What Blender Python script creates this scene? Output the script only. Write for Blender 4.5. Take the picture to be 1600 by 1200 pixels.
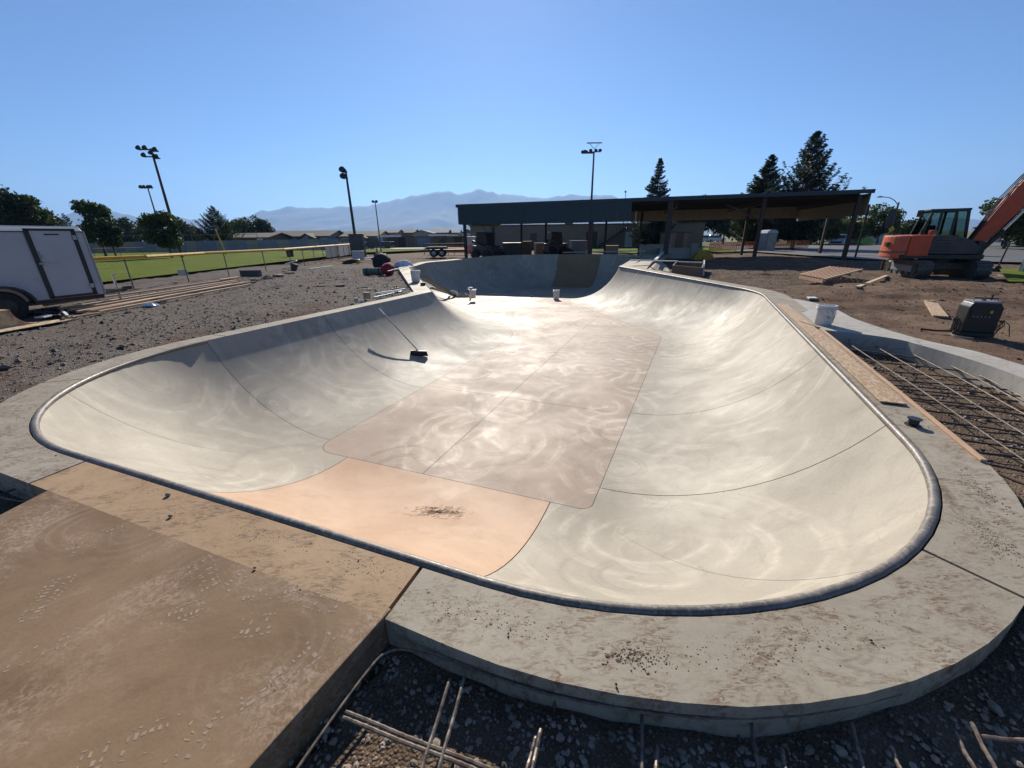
import bpy, bmesh, math, random
import numpy as np
from mathutils import Vector, Matrix
random.seed(7); rng = np.random.default_rng(11)
R = math.radians
S = bpy.context.scene
for o in list(bpy.data.objects): bpy.data.objects.remove(o)
COL = S.collection

# ------------------------------------------------------------------ camera
FPX, HORI, CAMH, ROLL = 620.0, 370.0, 1.55, 0.014
PIT = math.atan((600-HORI)/FPX); CP, SP = math.cos(PIT), math.sin(PIT)
CA, SA = math.cos(ROLL), math.sin(ROLL)
cam_d = bpy.data.cameras.new('camera'); cam = bpy.data.objects.new('camera', cam_d); COL.objects.link(cam)
cam_d.sensor_width = 36; cam_d.lens = 36*FPX/1600; cam_d.clip_end = 80000; cam_d.clip_start = 0.05
_f = Vector((0, CP, -SP)); _r0 = Vector((1, 0, 0)); _u0 = Vector((0, SP, CP))
_r = _r0*CA - _u0*SA; _u = _r0*SA + _u0*CA
cam.matrix_world = Matrix(((_r.x, _u.x, -_f.x, 0), (_r.y, _u.y, -_f.y, 0), (_r.z, _u.z, -_f.z, CAMH), (0, 0, 0, 1)))
S.camera = cam
S.render.resolution_x, S.render.resolution_y = 1024, 768

# ------------------------------------------------------------------ sky, sun, exposure
HAZE = 0.00010
SUN_EL, SUN_AZ = R(30.1), R(-2.0)            # azimuth measured from +Y towards +X
w = bpy.data.worlds.new('World'); S.world = w; w.use_nodes = True
nt = w.node_tree; nt.nodes.clear()
sk = nt.nodes.new('ShaderNodeTexSky'); sk.sky_type = 'NISHITA'; sk.sun_disc = False
sk.sun_elevation = SUN_EL; sk.sun_rotation = SUN_AZ; sk.altitude = 1400; sk.air_density = 1.0; sk.dust_density = 0.25; sk.ozone_density = 8.0
bg = nt.nodes.new('ShaderNodeBackground'); bg.inputs[1].default_value = 0.076
wo = nt.nodes.new('ShaderNodeOutputWorld')
nt.links.new(sk.outputs[0], bg.inputs[0]); nt.links.new(bg.outputs[0], wo.inputs[0])
sl = bpy.data.lights.new('sun', 'SUN'); sl.energy = 5.0; sl.angle = R(0.55); sl.color = (1, .925, .81)
sun = bpy.data.objects.new('sun', sl); COL.objects.link(sun)
sd = Vector((math.sin(SUN_AZ)*math.cos(SUN_EL), math.cos(SUN_AZ)*math.cos(SUN_EL), math.sin(SUN_EL)))
sun.rotation_euler = sd.to_track_quat('Z', 'Y').to_euler()
S.view_settings.view_transform = 'Standard'; S.view_settings.look = 'None'
S.view_settings.exposure = 0.5; S.view_settings.gamma = 1.0; S.view_settings.use_curve_mapping = False

# ------------------------------------------------------------------ pixel helpers (photo pixels 1600x1200)
def ray(x, y):
    dx = (x-800)/FPX; dy = (600-y)/FPX
    dx, dy = dx*CA+dy*SA, -dx*SA+dy*CA
    return Vector((dx, CP+dy*SP, -SP+dy*CP))
def G(x, y, z=0.0):                          # where the pixel's ray meets height z
    r = ray(x, y); t = (z-CAMH)/r.z
    return Vector((r.x*t, r.y*t, z))
def at(x, y, Y):                             # where it meets the plane at distance Y
    r = ray(x, y); t = Y/r.y
    return Vector((r.x*t, Y, CAMH+r.z*t))

# ------------------------------------------------------------------ mesh helpers
class MB:
    def __init__(s): s.v = []; s.f = []
    def add(s, vs, fs):
        b = len(s.v); s.v += [tuple(v) for v in vs]; s.f += [tuple(b+i for i in f) for f in fs]; return s
    def box(s, c, size, rz=0, M=None):
        x, y, z = size[0]/2, size[1]/2, size[2]/2
        vs = [Vector((a, b, d)) for a in (-x, x) for b in (-y, y) for d in (-z, z)]
        m = M if M is not None else Matrix.Rotation(rz, 3, 'Z')
        vs = [m @ v + Vector(c) for v in vs]
        return s.add(vs, [(0, 1, 3, 2), (4, 6, 7, 5), (0, 4, 5, 1), (2, 3, 7, 6), (0, 2, 6, 4), (1, 5, 7, 3)])
    def bar(s, p0, p1, wd, ht, up=(0, 0, 1)):
        p0, p1 = Vector(p0), Vector(p1); d = p1-p0; L = d.length; d.normalize()
        u = Vector(up); sd_ = d.cross(u)
        if sd_.length < 1e-4: sd_ = d.cross(Vector((1, 0, 0)))
        sd_.normalize(); u = sd_.cross(d)
        M = Matrix((d, sd_, u)).transposed()
        return s.box((p0+p1)/2, (L, wd, ht), M=M)
    def tube(s, pts, r, n=8, cap=True):
        pts = [Vector(p) for p in pts]; rs = r if isinstance(r, (list, tuple)) else [r]*len(pts)
        b = len(s.v); prev = None
        for i, p in enumerate(pts):
            t = (pts[min(i+1, len(pts)-1)]-pts[max(i-1, 0)])
            t = t.normalized() if t.length > 1e-9 else Vector((0, 0, 1))
            if prev is None:
                a = Vector((0, 0, 1)) if abs(t.z) < .9 else Vector((1, 0, 0))
                x = t.cross(a).normalized()
            else:
                x = (prev - t*prev.dot(t)); x = x.normalized() if x.length > 1e-6 else t.orthogonal().normalized()
            prev = x; y = t.cross(x)
            for k in range(n):
                a = 2*math.pi*k/n; s.v.append(tuple(p+(x*math.cos(a)+y*math.sin(a))*rs[i]))
        for i in range(len(pts)-1):
            for k in range(n):
                k2 = (k+1) % n
                s.f.append((b+i*n+k, b+i*n+k2, b+(i+1)*n+k2, b+(i+1)*n+k))
        if cap:
            s.f.append(tuple(b+k for k in reversed(range(n)))); s.f.append(tuple(b+(len(pts)-1)*n+k for k in range(n)))
        return s
    def lathe(s, prof, n=20, c=(0, 0, 0), M=None):
        b = len(s.v); c = Vector(c)
        for (r, z) in prof:
            for k in range(n):
                a = 2*math.pi*k/n; v = Vector((r*math.cos(a), r*math.sin(a), z))
                if M is not None: v = M @ v
                s.v.append(tuple(v+c))
        for i in range(len(prof)-1):
            for k in range(n):
                k2 = (k+1) % n; s.f.append((b+i*n+k, b+i*n+k2, b+(i+1)*n+k2, b+(i+1)*n+k))
        return s
    def prism(s, poly, z0, z1):              # poly: plan points CCW
        n = len(poly); b = len(s.v)
        s.v += [(p[0], p[1], z0) for p in poly]+[(p[0], p[1], z1) for p in poly]
        s.f.append(tuple(b+i for i in reversed(range(n)))); s.f.append(tuple(b+n+i for i in range(n)))
        for i in range(n):
            j = (i+1) % n; s.f.append((b+i, b+j, b+n+j, b+n+i))
        return s
    def extr(s, poly, c, ax, ay, az, t):     # 2D outline extruded by t along az (centred)
        c, ax, ay, az = Vector(c), Vector(ax), Vector(ay), Vector(az); n = len(poly); b = len(s.v)
        for k in (-.5, .5):
            for (u, v) in poly: s.v.append(tuple(c+ax*u+ay*v+az*(k*t)))
        s.f.append(tuple(b+i for i in reversed(range(n)))); s.f.append(tuple(b+n+i for i in range(n)))
        for i in range(n):
            j = (i+1) % n; s.f.append((b+i, b+j, b+n+j, b+n+i))
        return s
    def build(s, name, m, parent=None, smooth=False, bevel=0.0, auto=None):
        me = bpy.data.meshes.new(name); me.from_pydata(s.v, [], s.f); me.update()
        bm = bmesh.new(); bm.from_mesh(me); bmesh.ops.recalc_face_normals(bm, faces=bm.faces)
        if bevel: 
            ed = [e for e in bm.edges if len(e.link_faces) == 2 and e.calc_face_angle(0) > .5]
            bmesh.ops.bevel(bm, geom=ed, offset=bevel, segments=2, affect='EDGES', profile=.6)
        if smooth:
            for f in bm.faces: f.smooth = True
            ang = auto if auto else R(38)
            for e in bm.edges:
                if len(e.link_faces) == 2 and e.calc_face_angle(0) > ang: e.smooth = False
        bm.to_mesh(me); bm.free()
        me.materials.append(MAT[m] if isinstance(m, str) else m)
        o = bpy.data.objects.new(name, me); COL.objects.link(o)
        if parent is not None: o.parent = parent
        return o
def raw(name, v, f, m, parent=None, smooth=False):     # numpy mesh, normals as given
    me = bpy.data.meshes.new(name)
    v = np.asarray(v, np.float32); f = np.asarray(f, np.int32); k = f.shape[1]
    me.vertices.add(len(v)); me.vertices.foreach_set('co', v.ravel())
    me.loops.add(f.size); me.loops.foreach_set('vertex_index', f.ravel())
    me.polygons.add(len(f)); me.polygons.foreach_set('loop_start', np.arange(0, f.size, k, dtype=np.int32))
    me.update(calc_edges=True); me.validate()
    me.polygons.foreach_set('use_smooth', np.full(len(me.polygons), smooth, bool))
    me.materials.append(MAT[m] if isinstance(m, str) else m)
    o = bpy.data.objects.new(name, me); COL.objects.link(o)
    if parent is not None: o.parent = parent
    return o
def tag(o, label, cat, group=None):
    o['label'] = label; o['category'] = cat
    if group: o['group'] = group
    return o
def struct(o): o['kind'] = 'structure'; return o
def stuff(o, label=None, cat=None):
    o['kind'] = 'stuff'
    if label: o['label'] = label
    if cat: o['category'] = cat
    return o
def thing(name, label, cat, loc=(0, 0, 0), rz=0, group=None):
    o = bpy.data.objects.new(name, None); o.empty_display_size = .2; COL.objects.link(o)
    o.location = loc; o.rotation_euler = (0, 0, rz); return tag(o, label, cat, group)
def dup(root, loc, rz=None, scale=None, label=None, group=None):
    r = root.copy(); COL.objects.link(r); r.location = loc
    if rz is not None: r.rotation_euler = (0, 0, rz)
    if scale is not None: r.scale = (scale,)*3 if not isinstance(scale, tuple) else scale
    if label: r['label'] = label
    if group: r['group'] = group
    for ch in list(root.children):
        c = ch.copy(); COL.objects.link(c); c.parent = r
        for g in ch.children:
            d = g.copy(); COL.objects.link(d); d.parent = c
    return r

# ------------------------------------------------------------------ materials
MAT = {}
def N(t, ty, **kw):
    n = t.nodes.new(ty)
    for k, v in kw.items(): setattr(n, k, v)
    return n
def setv(n, **kw):
    for k, v in kw.items():
        n.inputs[k.replace('_', ' ')].default_value = v
    return n
class NT:                                    # tiny node-tree writer
    def __init__(s, name):
        s.m = bpy.data.materials.new(name); s.m.use_nodes = True; s.t = s.m.node_tree
        s.b = s.t.nodes['Principled BSDF']; MAT[name] = s.m
        s.geo = N(s.t, 'ShaderNodeNewGeometry')
    def L(s, a, b): s.t.links.new(a, b)
    def pos(s): return s.geo.outputs['Position']
    def obj(s): return N(s.t, 'ShaderNodeTexCoord').outputs['Object']
    def mapped(s, src, scale=(1, 1, 1), rot=(0, 0, 0), loc=(0, 0, 0)):
        n = N(s.t, 'ShaderNodeMapping'); n.inputs['Scale'].default_value = scale; n.inputs['Rotation'].default_value = rot; n.inputs['Location'].default_value = loc
        s.L(src, n.inputs[0]); return n.outputs[0]
    def noise(s, vec, scale=5, detail=4, rough=.55, dist=0.0):
        n = N(s.t, 'ShaderNodeTexNoise'); setv(n, Scale=scale, Detail=detail, Roughness=rough, Distortion=dist)
        s.L(vec, n.inputs['Vector']); return n.outputs['Fac']
    def vor(s, vec, scale=5, out='Distance', feature='F1', dim='3D', rnd=1.0):
        n = N(s.t, 'ShaderNodeTexVoronoi', feature=feature, voronoi_dimensions=dim); setv(n, Scale=scale, Randomness=rnd)
        s.L(vec, n.inputs['Vector']); return n.outputs[out]
    def ramp(s, fac, a, b, lo=0.0, hi=1.0, smooth=True):
        n = N(s.t, 'ShaderNodeMapRange', interpolation_type='SMOOTHSTEP' if smooth else 'LINEAR')
        n.inputs[1].default_value = a; n.inputs[2].default_value = b; n.inputs[3].default_value = lo; n.inputs[4].default_value = hi
        s.L(fac, n.inputs[0]); return n.outputs[0]
    def math(s, op, a, b=None):
        n = N(s.t, 'ShaderNodeMath', operation=op)
        for i, x in enumerate((a, b)):
            if x is None: continue
            if isinstance(x, (int, float)): n.inputs[i].default_value = x
            else: s.L(x, n.inputs[i])
        return n.outputs[0]
    def mix(s, fac, a, b, mode='MIX'):
        n = N(s.t, 'ShaderNodeMix', data_type='RGBA', blend_type=mode)
        for i, x in ((0, fac), (6, a), (7, b)):
            if isinstance(x, (int, float)): n.inputs[i].default_value = x
            elif isinstance(x, tuple): n.inputs[i].default_value = (x+(1,))[:4]
            else: s.L(x, n.inputs[i])
        return n.outputs[2]
    def bump(s, h, strength=.3, dist=.01):
        n = N(s.t, 'ShaderNodeBump'); n.inputs['Strength'].default_value = strength; n.inputs['Distance'].default_value = dist
        s.L(h, n.inputs['Height']); s.L(n.outputs[0], s.b.inputs['Normal']); return n
    def col(s, c):
        if isinstance(c, tuple): s.b.inputs['Base Color'].default_value = (c+(1,))[:4]
        else: s.L(c, s.b.inputs['Base Color'])
    def rough(s, r):
        if isinstance(r, (int, float)): s.b.inputs['Roughness'].default_value = r
        else: s.L(r, s.b.inputs['Roughness'])
def plain(name, c, rough=.6, metal=0.0, var=.12, scale=9.0, dirt=None, spec=None):
    n = NT(name); v = n.obj(); f = n.noise(v, scale, 5, .6)
    dk = tuple(max(0, x*(1-var*1.6)) for x in c); lt = tuple(min(1, x*(1+var)) for x in c)
    cc = n.mix(n.ramp(f, .3, .7), dk, lt)
    if dirt is not None:
        cc = n.mix(n.ramp(n.noise(v, scale*.35, 6, .7), .5, .72, 0, .75), cc, dirt)
    n.col(cc); n.rough(n.ramp(f, .2, .8, max(.04, rough-.08), min(1, rough+.08))); n.b.inputs['Metallic'].default_value = metal
    if spec is not None: n.b.inputs['Specular IOR Level'].default_value = spec
    return n
def swirls(n, vec, scale, freq, seed):
    v = n.mapped(vec, (1, 1, 0), (0, 0, .3+seed), (seed*3.1, seed*1.7, 0))
    wob = N(n.t, 'ShaderNodeTexNoise'); setv(wob, Scale=.9, Detail=3, Roughness=.5); n.L(v, wob.inputs['Vector'])
    vm = N(n.t, 'ShaderNodeVectorMath', operation='MULTIPLY_ADD'); n.L(wob.outputs['Color'], vm.inputs[0]); vm.inputs[1].default_value = (.16, .16, 0); n.L(v, vm.inputs[2])
    vo = N(n.t, 'ShaderNodeTexVoronoi', voronoi_dimensions='2D'); setv(vo, Scale=scale); n.L(vm.outputs[0], vo.inputs['Vector'])
    d = vo.outputs['Distance']
    jit = n.noise(v, 1.6, 3, .5)
    ph = n.math('ADD', n.math('MULTIPLY', d, freq), n.math('MULTIPLY', jit, 3.0))
    ring = n.ramp(n.math('SINE', ph), -.1, 1.0)
    fine = n.ramp(n.math('SINE', n.math('MULTIPLY', ph, 3.7)), -.6, 1.0, .55, 1)
    msk = n.math('MULTIPLY', n.ramp(d, .40, .58, 1, 0), n.ramp(n.noise(v, 1.1, 2, .5), .42, .6))
    brk = n.ramp(n.noise(v, 7, 4, .7), .22, .62)
    return n.math('MULTIPLY', n.math('MULTIPLY', ring, fine), n.math('MULTIPLY', msk, brk))
def concrete(name, base, dust, dark, sw=1.0, stain=None, stain_amt=0.0, rough0=.66, gloss=.07, grain=.25):
    n = NT(name); p = n.pos()
    big = n.noise(p, .7, 5, .6, .4); mid = n.noise(p, 4.5, 6, .65, .3); fin = n.noise(p, 60, 4, .7)
    c = n.mix(n.ramp(big, .3, .72), dark, base)
    c = n.mix(n.ramp(mid, .45, .8, 0, .55), c, dark)
    c = n.mix(n.ramp(fin, .3, .75, 0, .22), c, dust)
    s1 = swirls(n, p, .36, 58, .0); s2 = swirls(n, p, .58, 40, 2.3)
    s = n.math('MINIMUM', n.math('ADD', s1, s2), 1.0)
    patch = n.math('MULTIPLY', n.ramp(n.noise(n.mapped(p, (1, 1, 1), (0, 0, .5), (7, 3, 0)), .9, 6, .68, .9), .54, .74), n.ramp(n.noise(p, 24, 4, .7), .3, .62))
    dsum = n.math('MINIMUM', n.math('ADD', n.math('MULTIPLY', s, .68*sw), n.math('MULTIPLY', patch, .24*sw)), 1.0)
    c = n.mix(n.math('MULTIPLY', dsum, .8), c, dust)
    # dark arcs of damp / burnish
    s4 = swirls(n, p, .6, 38, 9.7)
    c = n.mix(n.math('MULTIPLY', s4, .7*sw), c, tuple(x*.85 for x in dark))
    hl = n.math('MULTIPLY', n.ramp(n.math('ABSOLUTE', n.math('SUBTRACT', n.noise(p, 1.4, 5, .6, 1.2), .5)), 0, .012, 1, 0), n.ramp(n.noise(p, .8, 3), .5, .62))
    c = n.mix(n.math('MULTIPLY', hl, .28), c, tuple(x*.6 for x in dark))
    c = n.mix(n.ramp(n.noise(p, 1.9, 7, .72, .6), .52, .68, 0, .4), c, tuple(x*.8 for x in dark))
    # fine specks
    sp = n.ramp(n.vor(p, 9, rnd=1.0), .035, .05, 1, 0)
    c = n.mix(n.math('MULTIPLY', sp, n.ramp(n.noise(p, 2.1, 2), .5, .6, 0, .8)), c, tuple(x*.3 for x in dark))
    if stain:
        st = n.ramp(n.noise(n.mapped(p, (1.2, 1.9, 1), (0, 0, .4)), 2.4, 8, .74, 1.6), .51-.1*stain_amt, .67-.04*stain_amt)
        sf = n.ramp(n.noise(n.mapped(p, (1, 3, 1), (0, 0, -.5)), 19, 6, .75, 1.0), .42, .6)
        c = n.mix(n.math('MULTIPLY', n.math('MULTIPLY', st, sf), .95), c, stain)
        blot = n.ramp(n.noise(n.mapped(p, (1, 1, 1), (0, 0, 0), (4, 9, 0)), 1.15, 5, .7, .8), .62, .7)
        c = n.mix(n.math('MULTIPLY', n.math('MULTIPLY', blot, n.ramp(fin, .3, .6, .45, 1)), .85*min(1, stain_amt)), c, tuple(x*.8 for x in stain))
    n.col(c); n.b.inputs['Specular IOR Level'].default_value = .35
    r = n.math('SUBTRACT', n.ramp(big, .3, .7, rough0+.07, rough0-.05), n.math('MULTIPLY', n.ramp(n.noise(p, 1.6, 5, .65, .7), .48, .75), gloss))
    n.rough(r)
    hh = n.math('ADD', n.math('MULTIPLY', mid, .6), n.math('MULTIPLY', fin, .25)); n.bump(hh, grain, .006)
    return n
concrete('wall_concrete', (.375, .33, .255), (.55, .49, .39), (.285, .252, .198))
concrete('floor_concrete', (.39, .29, .215), (.60, .50, .39), (.30, .222, .165), sw=1.5, gloss=.10)
concrete('orange_concrete', (.50, .335, .215), (.57, .41, .285), (.40, .245, .15), sw=.6, gloss=.06)
concrete('tan_concrete', (.27, .185, .095), (.32, .235, .14), (.22, .145, .07), sw=.25, gloss=.1)
concrete('deck_concrete', (.385, .335, .25), (.48, .42, .325), (.30, .255, .19), sw=.15, stain=(.15, .085, .045), stain_amt=1.25, rough0=.66, gloss=.08, grain=.5)
concrete('deck_orange', (.43, .285, .16), (.49, .345, .21), (.34, .215, .115), sw=.12, stain=(.13, .085, .045), stain_amt=.9, rough0=.66, gloss=.06, grain=.5)
concrete('kerb_concrete', (.47, .44, .385), (.58, .54, .47), (.36, .33, .28), sw=.3, stain=(.22, .15, .1), stain_amt=.2, rough0=.66, gloss=.08, grain=.5)
# brown slab with chalky scuffs
n = NT('slab_concrete'); p = n.pos()
a = n.noise(p, 1.3, 6, .65, .5); b = n.noise(p, 55, 4, .7)
c = n.mix(n.ramp(a, .3, .7), (.17, .102, .052), (.275, .18, .102))
pat = n.math('MULTIPLY', n.ramp(n.noise(n.mapped(p, (1, 1, 1), (0, 0, .6), (2, 1, 0)), 1.7, 5, .62, .6), .46, .64), n.ramp(n.noise(p, 42, 5, .75, .8), .40, .64))
c = n.mix(n.math('MULTIPLY', pat, .8), c, (.43, .315, .225))
arc = swirls(n, p, 1.7, 60, 4.4)
c = n.mix(n.math('MULTIPLY', arc, .35), c, (.47, .36, .29))
c = n.mix(n.ramp(b, .55, .8, 0, .25), c, (.13, .07, .035))
n.col(c); n.rough(n.ramp(a, .3, .7, .66, .54)); n.b.inputs['Specular IOR Level'].default_value = .25; n.bump(n.math('ADD', b, n.math('MULTIPLY', n.noise(p, 12, 5, .6), .8)), .3, .004)
plain('chalk', (.33, .245, .175), .9, var=.12, scale=40)
plain('joint_dark', (.05, .042, .035), .9)
# coping pipe
n = NT('pipe_steel'); p = n.pos(); a = n.noise(p, 3, 6, .7, .5); b = n.noise(p, 40, 5, .7)
c = n.mix(n.ramp(a, .4, .62), (.125, .108, .092), (.205, .178, .148)); c = n.mix(n.ramp(b, .48, .66, 0, .8), c, (.31, .275, .23)); c = n.mix(n.ramp(n.noise(p, 14, 6, .75), .57, .68), c, (.12, .105, .09))
n.col(c); n.b.inputs['Metallic'].default_value = .15; n.rough(n.ramp(b, .3, .7, .38, .65)); n.bump(b, .2, .002)
# ground: gravel left, brown dirt right, dry field beyond
n = NT('dirt_ground'); p = n.pos(); sx = N(n.t, 'ShaderNodeSeparateXYZ'); n.L(p, sx.inputs[0])
big = n.noise(p, .35, 6, .6, .6); mid = n.noise(p, 3, 7, .7, .5); fin = n.noise(p, 26, 6, .75); peb = n.vor(p, 70)
gr = n.mix(n.ramp(fin, .3, .7), (.085, .07, .057), (.25, .212, .18)); gr = n.mix(n.ramp(peb, .1, .5, .5, 0), gr, (.34, .285, .235))
gr = n.mix(n.ramp(big, .5, .7, 0, .8), gr, (.125, .07, .042))
di = n.mix(n.ramp(mid, .3, .7), (.115, .068, .042), (.235, .15, .098)); di = n.mix(n.ramp(big, .42, .62, 0, .6), di, (.27, .185, .125)); di = n.mix(n.ramp(fin, .55, .8, 0, .5), di, (.08, .045, .028))
side = n.ramp(n.math('ADD', sx.outputs['X'], n.math('MULTIPLY', big, 2.5)), 4.6, 6.8)
pitd = n.ramp(n.math('ADD', sx.outputs['Z'], n.math('MULTIPLY', mid, .04)), -.12, -.085)
gp = n.mix(n.ramp(mid, .35, .7), (.115, .078, .052), (.22, .155, .105)); gp = n.mix(n.ramp(peb, .08, .45, .55, 0), gp, (.33, .265, .21))
c = n.mix(side, gr, di); c = n.mix(pitd, gp, c)
dr = n.math('SQRT', n.math('ADD', n.math('POWER', sx.outputs['X'], 2), n.math('POWER', sx.outputs['Y'], 2)))
far = n.mix(n.ramp(n.noise(p, .02, 5, .6), .4, .6), (.12, .115, .05), (.21, .175, .095))
c = n.mix(n.ramp(dr, 48, 75), c, far)
n.col(c); n.rough(.95); n.b.inputs['Specular IOR Level'].default_value = .15
hgt = n.math('ADD', n.math('MULTIPLY', mid, 1.2), n.math('ADD', n.math('MULTIPLY', fin, .8), n.math('MULTIPLY', peb, -.7)))
n.bump(hgt, .9, .035)
n = NT('lawn'); p = n.pos(); a = n.noise(p, .5, 6, .65, .3); b = n.noise(p, 14, 5, .8)
c = n.mix(n.ramp(a, .3, .7), (.10, .135, .016), (.165, .19, .03)); c = n.mix(n.ramp(b, .3, .75, 0, .6), c, (.055, .085, .014)); c = n.mix(n.ramp(n.noise(p, .15, 4), .55, .7, 0, .5), c, (.22, .2, .07))
n.col(c); n.rough(1.0); n.b.inputs['Specular IOR Level'].default_value = .05; n.bump(b, .6, .04)
n = NT('asphalt'); p = n.pos(); a = n.noise(p, .4, 5); b = n.noise(p, 60, 4, .8)
n.col(n.mix(n.ramp(b, .3, .7), n.mix(n.ramp(a, .3, .7), (.05, .05, .055), (.085, .083, .08)), (.12, .118, .115))); n.rough(.75); n.bump(b, .4, .006)
n = NT('pavement'); p = n.pos(); a = n.noise(p, 1.2, 5); n.col(n.mix(n.ramp(a, .3, .7), (.42, .38, .33), (.52, .48, .42))); n.rough(.85)
n = NT('mountain_rock'); p = n.pos(); a = n.noise(p, .002, 6, .65); n.col(n.mix(n.ramp(a, .35, .65), (.05, .065, .06), (.11, .105, .09))); n.rough(1)
# rebar, wood, sheet goods
n = plain('rebar_steel', (.20, .165, .135), .5, .55, .3, 30, dirt=(.16, .075, .035))
plain('rebar_dark', (.09, .07, .055), .65, .3, .3, 25, dirt=(.12, .06, .03))
plain('stone', (.23, .185, .15), .85, var=.45, scale=7)
plain('pebble_grey', (.27, .21, .16), .85, var=.4, scale=7)
plain('mud', (.225, .16, .10), .95, var=.25, scale=30); plain('mud_dark', (.15, .105, .068), .95, var=.3, scale=30)
plain('clod', (.16, .12, .09), .95, var=.45, scale=5)
def wood(name, a, b, sc=(2, 30, 30)):
    n = NT(name); v = n.mapped(n.obj(), sc); f = n.noise(v, 1.5, 6, .65, .8); n.col(n.mix(n.ramp(f, .3, .7), a, b)); n.rough(.7); n.bump(f, .15, .003); return n
wood('pine', (.50, .33, .185), (.64, .46, .28)); wood('pine_red', (.40, .235, .14), (.56, .36, .22)); wood('old_wood', (.13, .085, .05), (.24, .165, .10))
n = NT('osb'); v = n.obj(); vc = N(n.t, 'ShaderNodeTexVoronoi'); setv(vc, Scale=22); n.L(n.mapped(v, (1, 2.6, 1), (0, 0, .5)), vc.inputs['Vector'])
bw = N(n.t, 'ShaderNodeSeparateColor'); n.L(vc.outputs['Color'], bw.inputs[0])
n.col(n.mix(n.ramp(bw.outputs[0], .1, .9), (.34, .22, .12), (.52, .37, .23))); n.rough(.7); n.bump(bw.outputs[1], .3, .002)
plain('white_plastic', (.68, .67, .63), .4, var=.06, dirt=(.38, .33, .27)); plain('black_plastic', (.018, .018, .02), .45, var=.3); plain('black_rubber', (.022, .022, .022), .8, var=.3)
plain('grey_metal', (.33, .33, .33), .45, .6, .15); plain('dark_metal', (.045, .042, .04), .5, .4, .25, dirt=(.10, .075, .05)); plain('galvanised', (.42, .43, .43), .42, .8, .15)
plain('white_paint', (.44, .44, .46), .32, var=.04, scale=2, dirt=(.36, .35, .34)); plain('trim_black', (.015, .015, .016), .4)
plain('white_soft', (.78, .78, .76), .5, var=.05); plain('cloth_black', (.018, .018, .022), .9, var=.4); plain('cloth_red', (.30, .012, .03), .8, var=.3); plain('cloth_green', (.11, .15, .12), .85, var=.3)
plain('bag_film', (.62, .70, .76), .15, var=.2); plain('paper_brown', (.52, .38, .23), .85, var=.25); plain('paper_white', (.7, .68, .62), .8, var=.15)
plain('orange_paint', (.56, .07, .012), .38, var=.1, scale=4, dirt=(.32, .10, .05)); plain('orange_faded', (.56, .12, .045), .5, var=.1, scale=4, dirt=(.42, .16, .09)); plain('charcoal_paint', (.05, .048, .05), .45, var=.15, scale=4, dirt=(.11, .09, .07))
plain('track_steel', (.12, .105, .09), .7, .3, .25, 12, dirt=(.2, .15, .11)); plain('chrome', (.7, .7, .7), .12, 1.0, .03)
plain('yellow_cap', (.62, .36, .04), .5, var=.12); plain('orange_mesh', (.75, .16, .03), .7); plain('yellow_paint', (.65, .5, .04), .5); plain('lime_cloth', (.30, .55, .10), .8)
n = NT('glass'); n.col((.34, .45, .42)); n.rough(.02); n.b.inputs['Transmission Weight'].default_value = 1.0; n.b.inputs['IOR'].default_value = 1.06
n = NT('window_glass'); n.col((.03, .04, .05)); n.rough(.08)
plain('teal_metal', (.018, .042, .056), .45, .2, .08, 3); plain('brown_steel', (.045, .026, .02), .55, .2, .15); plain('tan_metal', (.27, .23, .15), .6, var=.06, scale=2); plain('roof_under', (.03, .024, .021), .8)
plain('tan_wall', (.235, .185, .135), .85, var=.06, scale=1.5); plain('grey_siding', (.24, .25, .28), .8, var=.05, scale=2); plain('brown_siding', (.12, .085, .065), .8, var=.06, scale=2); plain('beige_siding', (.36, .31, .25), .8, var=.05, scale=2)
plain('shingle', (.115, .095, .085), .9, var=.2, scale=4); plain('shingle_grey', (.15, .145, .15), .9, var=.2, scale=4); plain('roof_white', (.75, .74, .72), .5, var=.04); plain('trim_white', (.6, .6, .58), .6)
plain('bark', (.07, .05, .036), .95, var=.3, scale=8); plain('grey_pole', (.16, .13, .11), .7, .3, .15); plain('rust_pole', (.11, .065, .045), .8, .2, .2); plain('lamp_glass', (.5, .52, .55), .2)
plain('paint_white_car', (.70, .71, .72), .2, var=.02); plain('paint_grey_car', (.20, .21, .22), .25, .3, .03); plain('paint_dark_car', (.04, .045, .06), .2, .3, .03)
def leafmat(name, a, b):
    n = NT(name); f = n.noise(n.pos(), 2.2, 4, .6); n.col(n.mix(n.ramp(f, .3, .7), a, b)); n.rough(.6); n.b.inputs['Specular IOR Level'].default_value = .25
    tr = N(n.t, 'ShaderNodeBsdfTranslucent'); tr.inputs[0].default_value = (b[0]*1.3, b[1]*1.4, b[2]*.8, 1)
    mx = N(n.t, 'ShaderNodeMixShader'); mx.inputs[0].default_value = .22
    out = n.t.nodes['Material Output']; n.L(n.b.outputs[0], mx.inputs[1]); n.L(tr.outputs[0], mx.inputs[2]); n.L(mx.outputs[0], out.inputs[0])
leafmat('leaf_green', (.03, .05, .014), (.06, .085, .024)); leafmat('leaf_dark', (.018, .032, .013), (.034, .052, .02)); leafmat('needle_blue', (.02, .033, .026), (.04, .058, .044)); leafmat('leaf_light', (.055, .075, .018), (.095, .115, .03))

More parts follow.
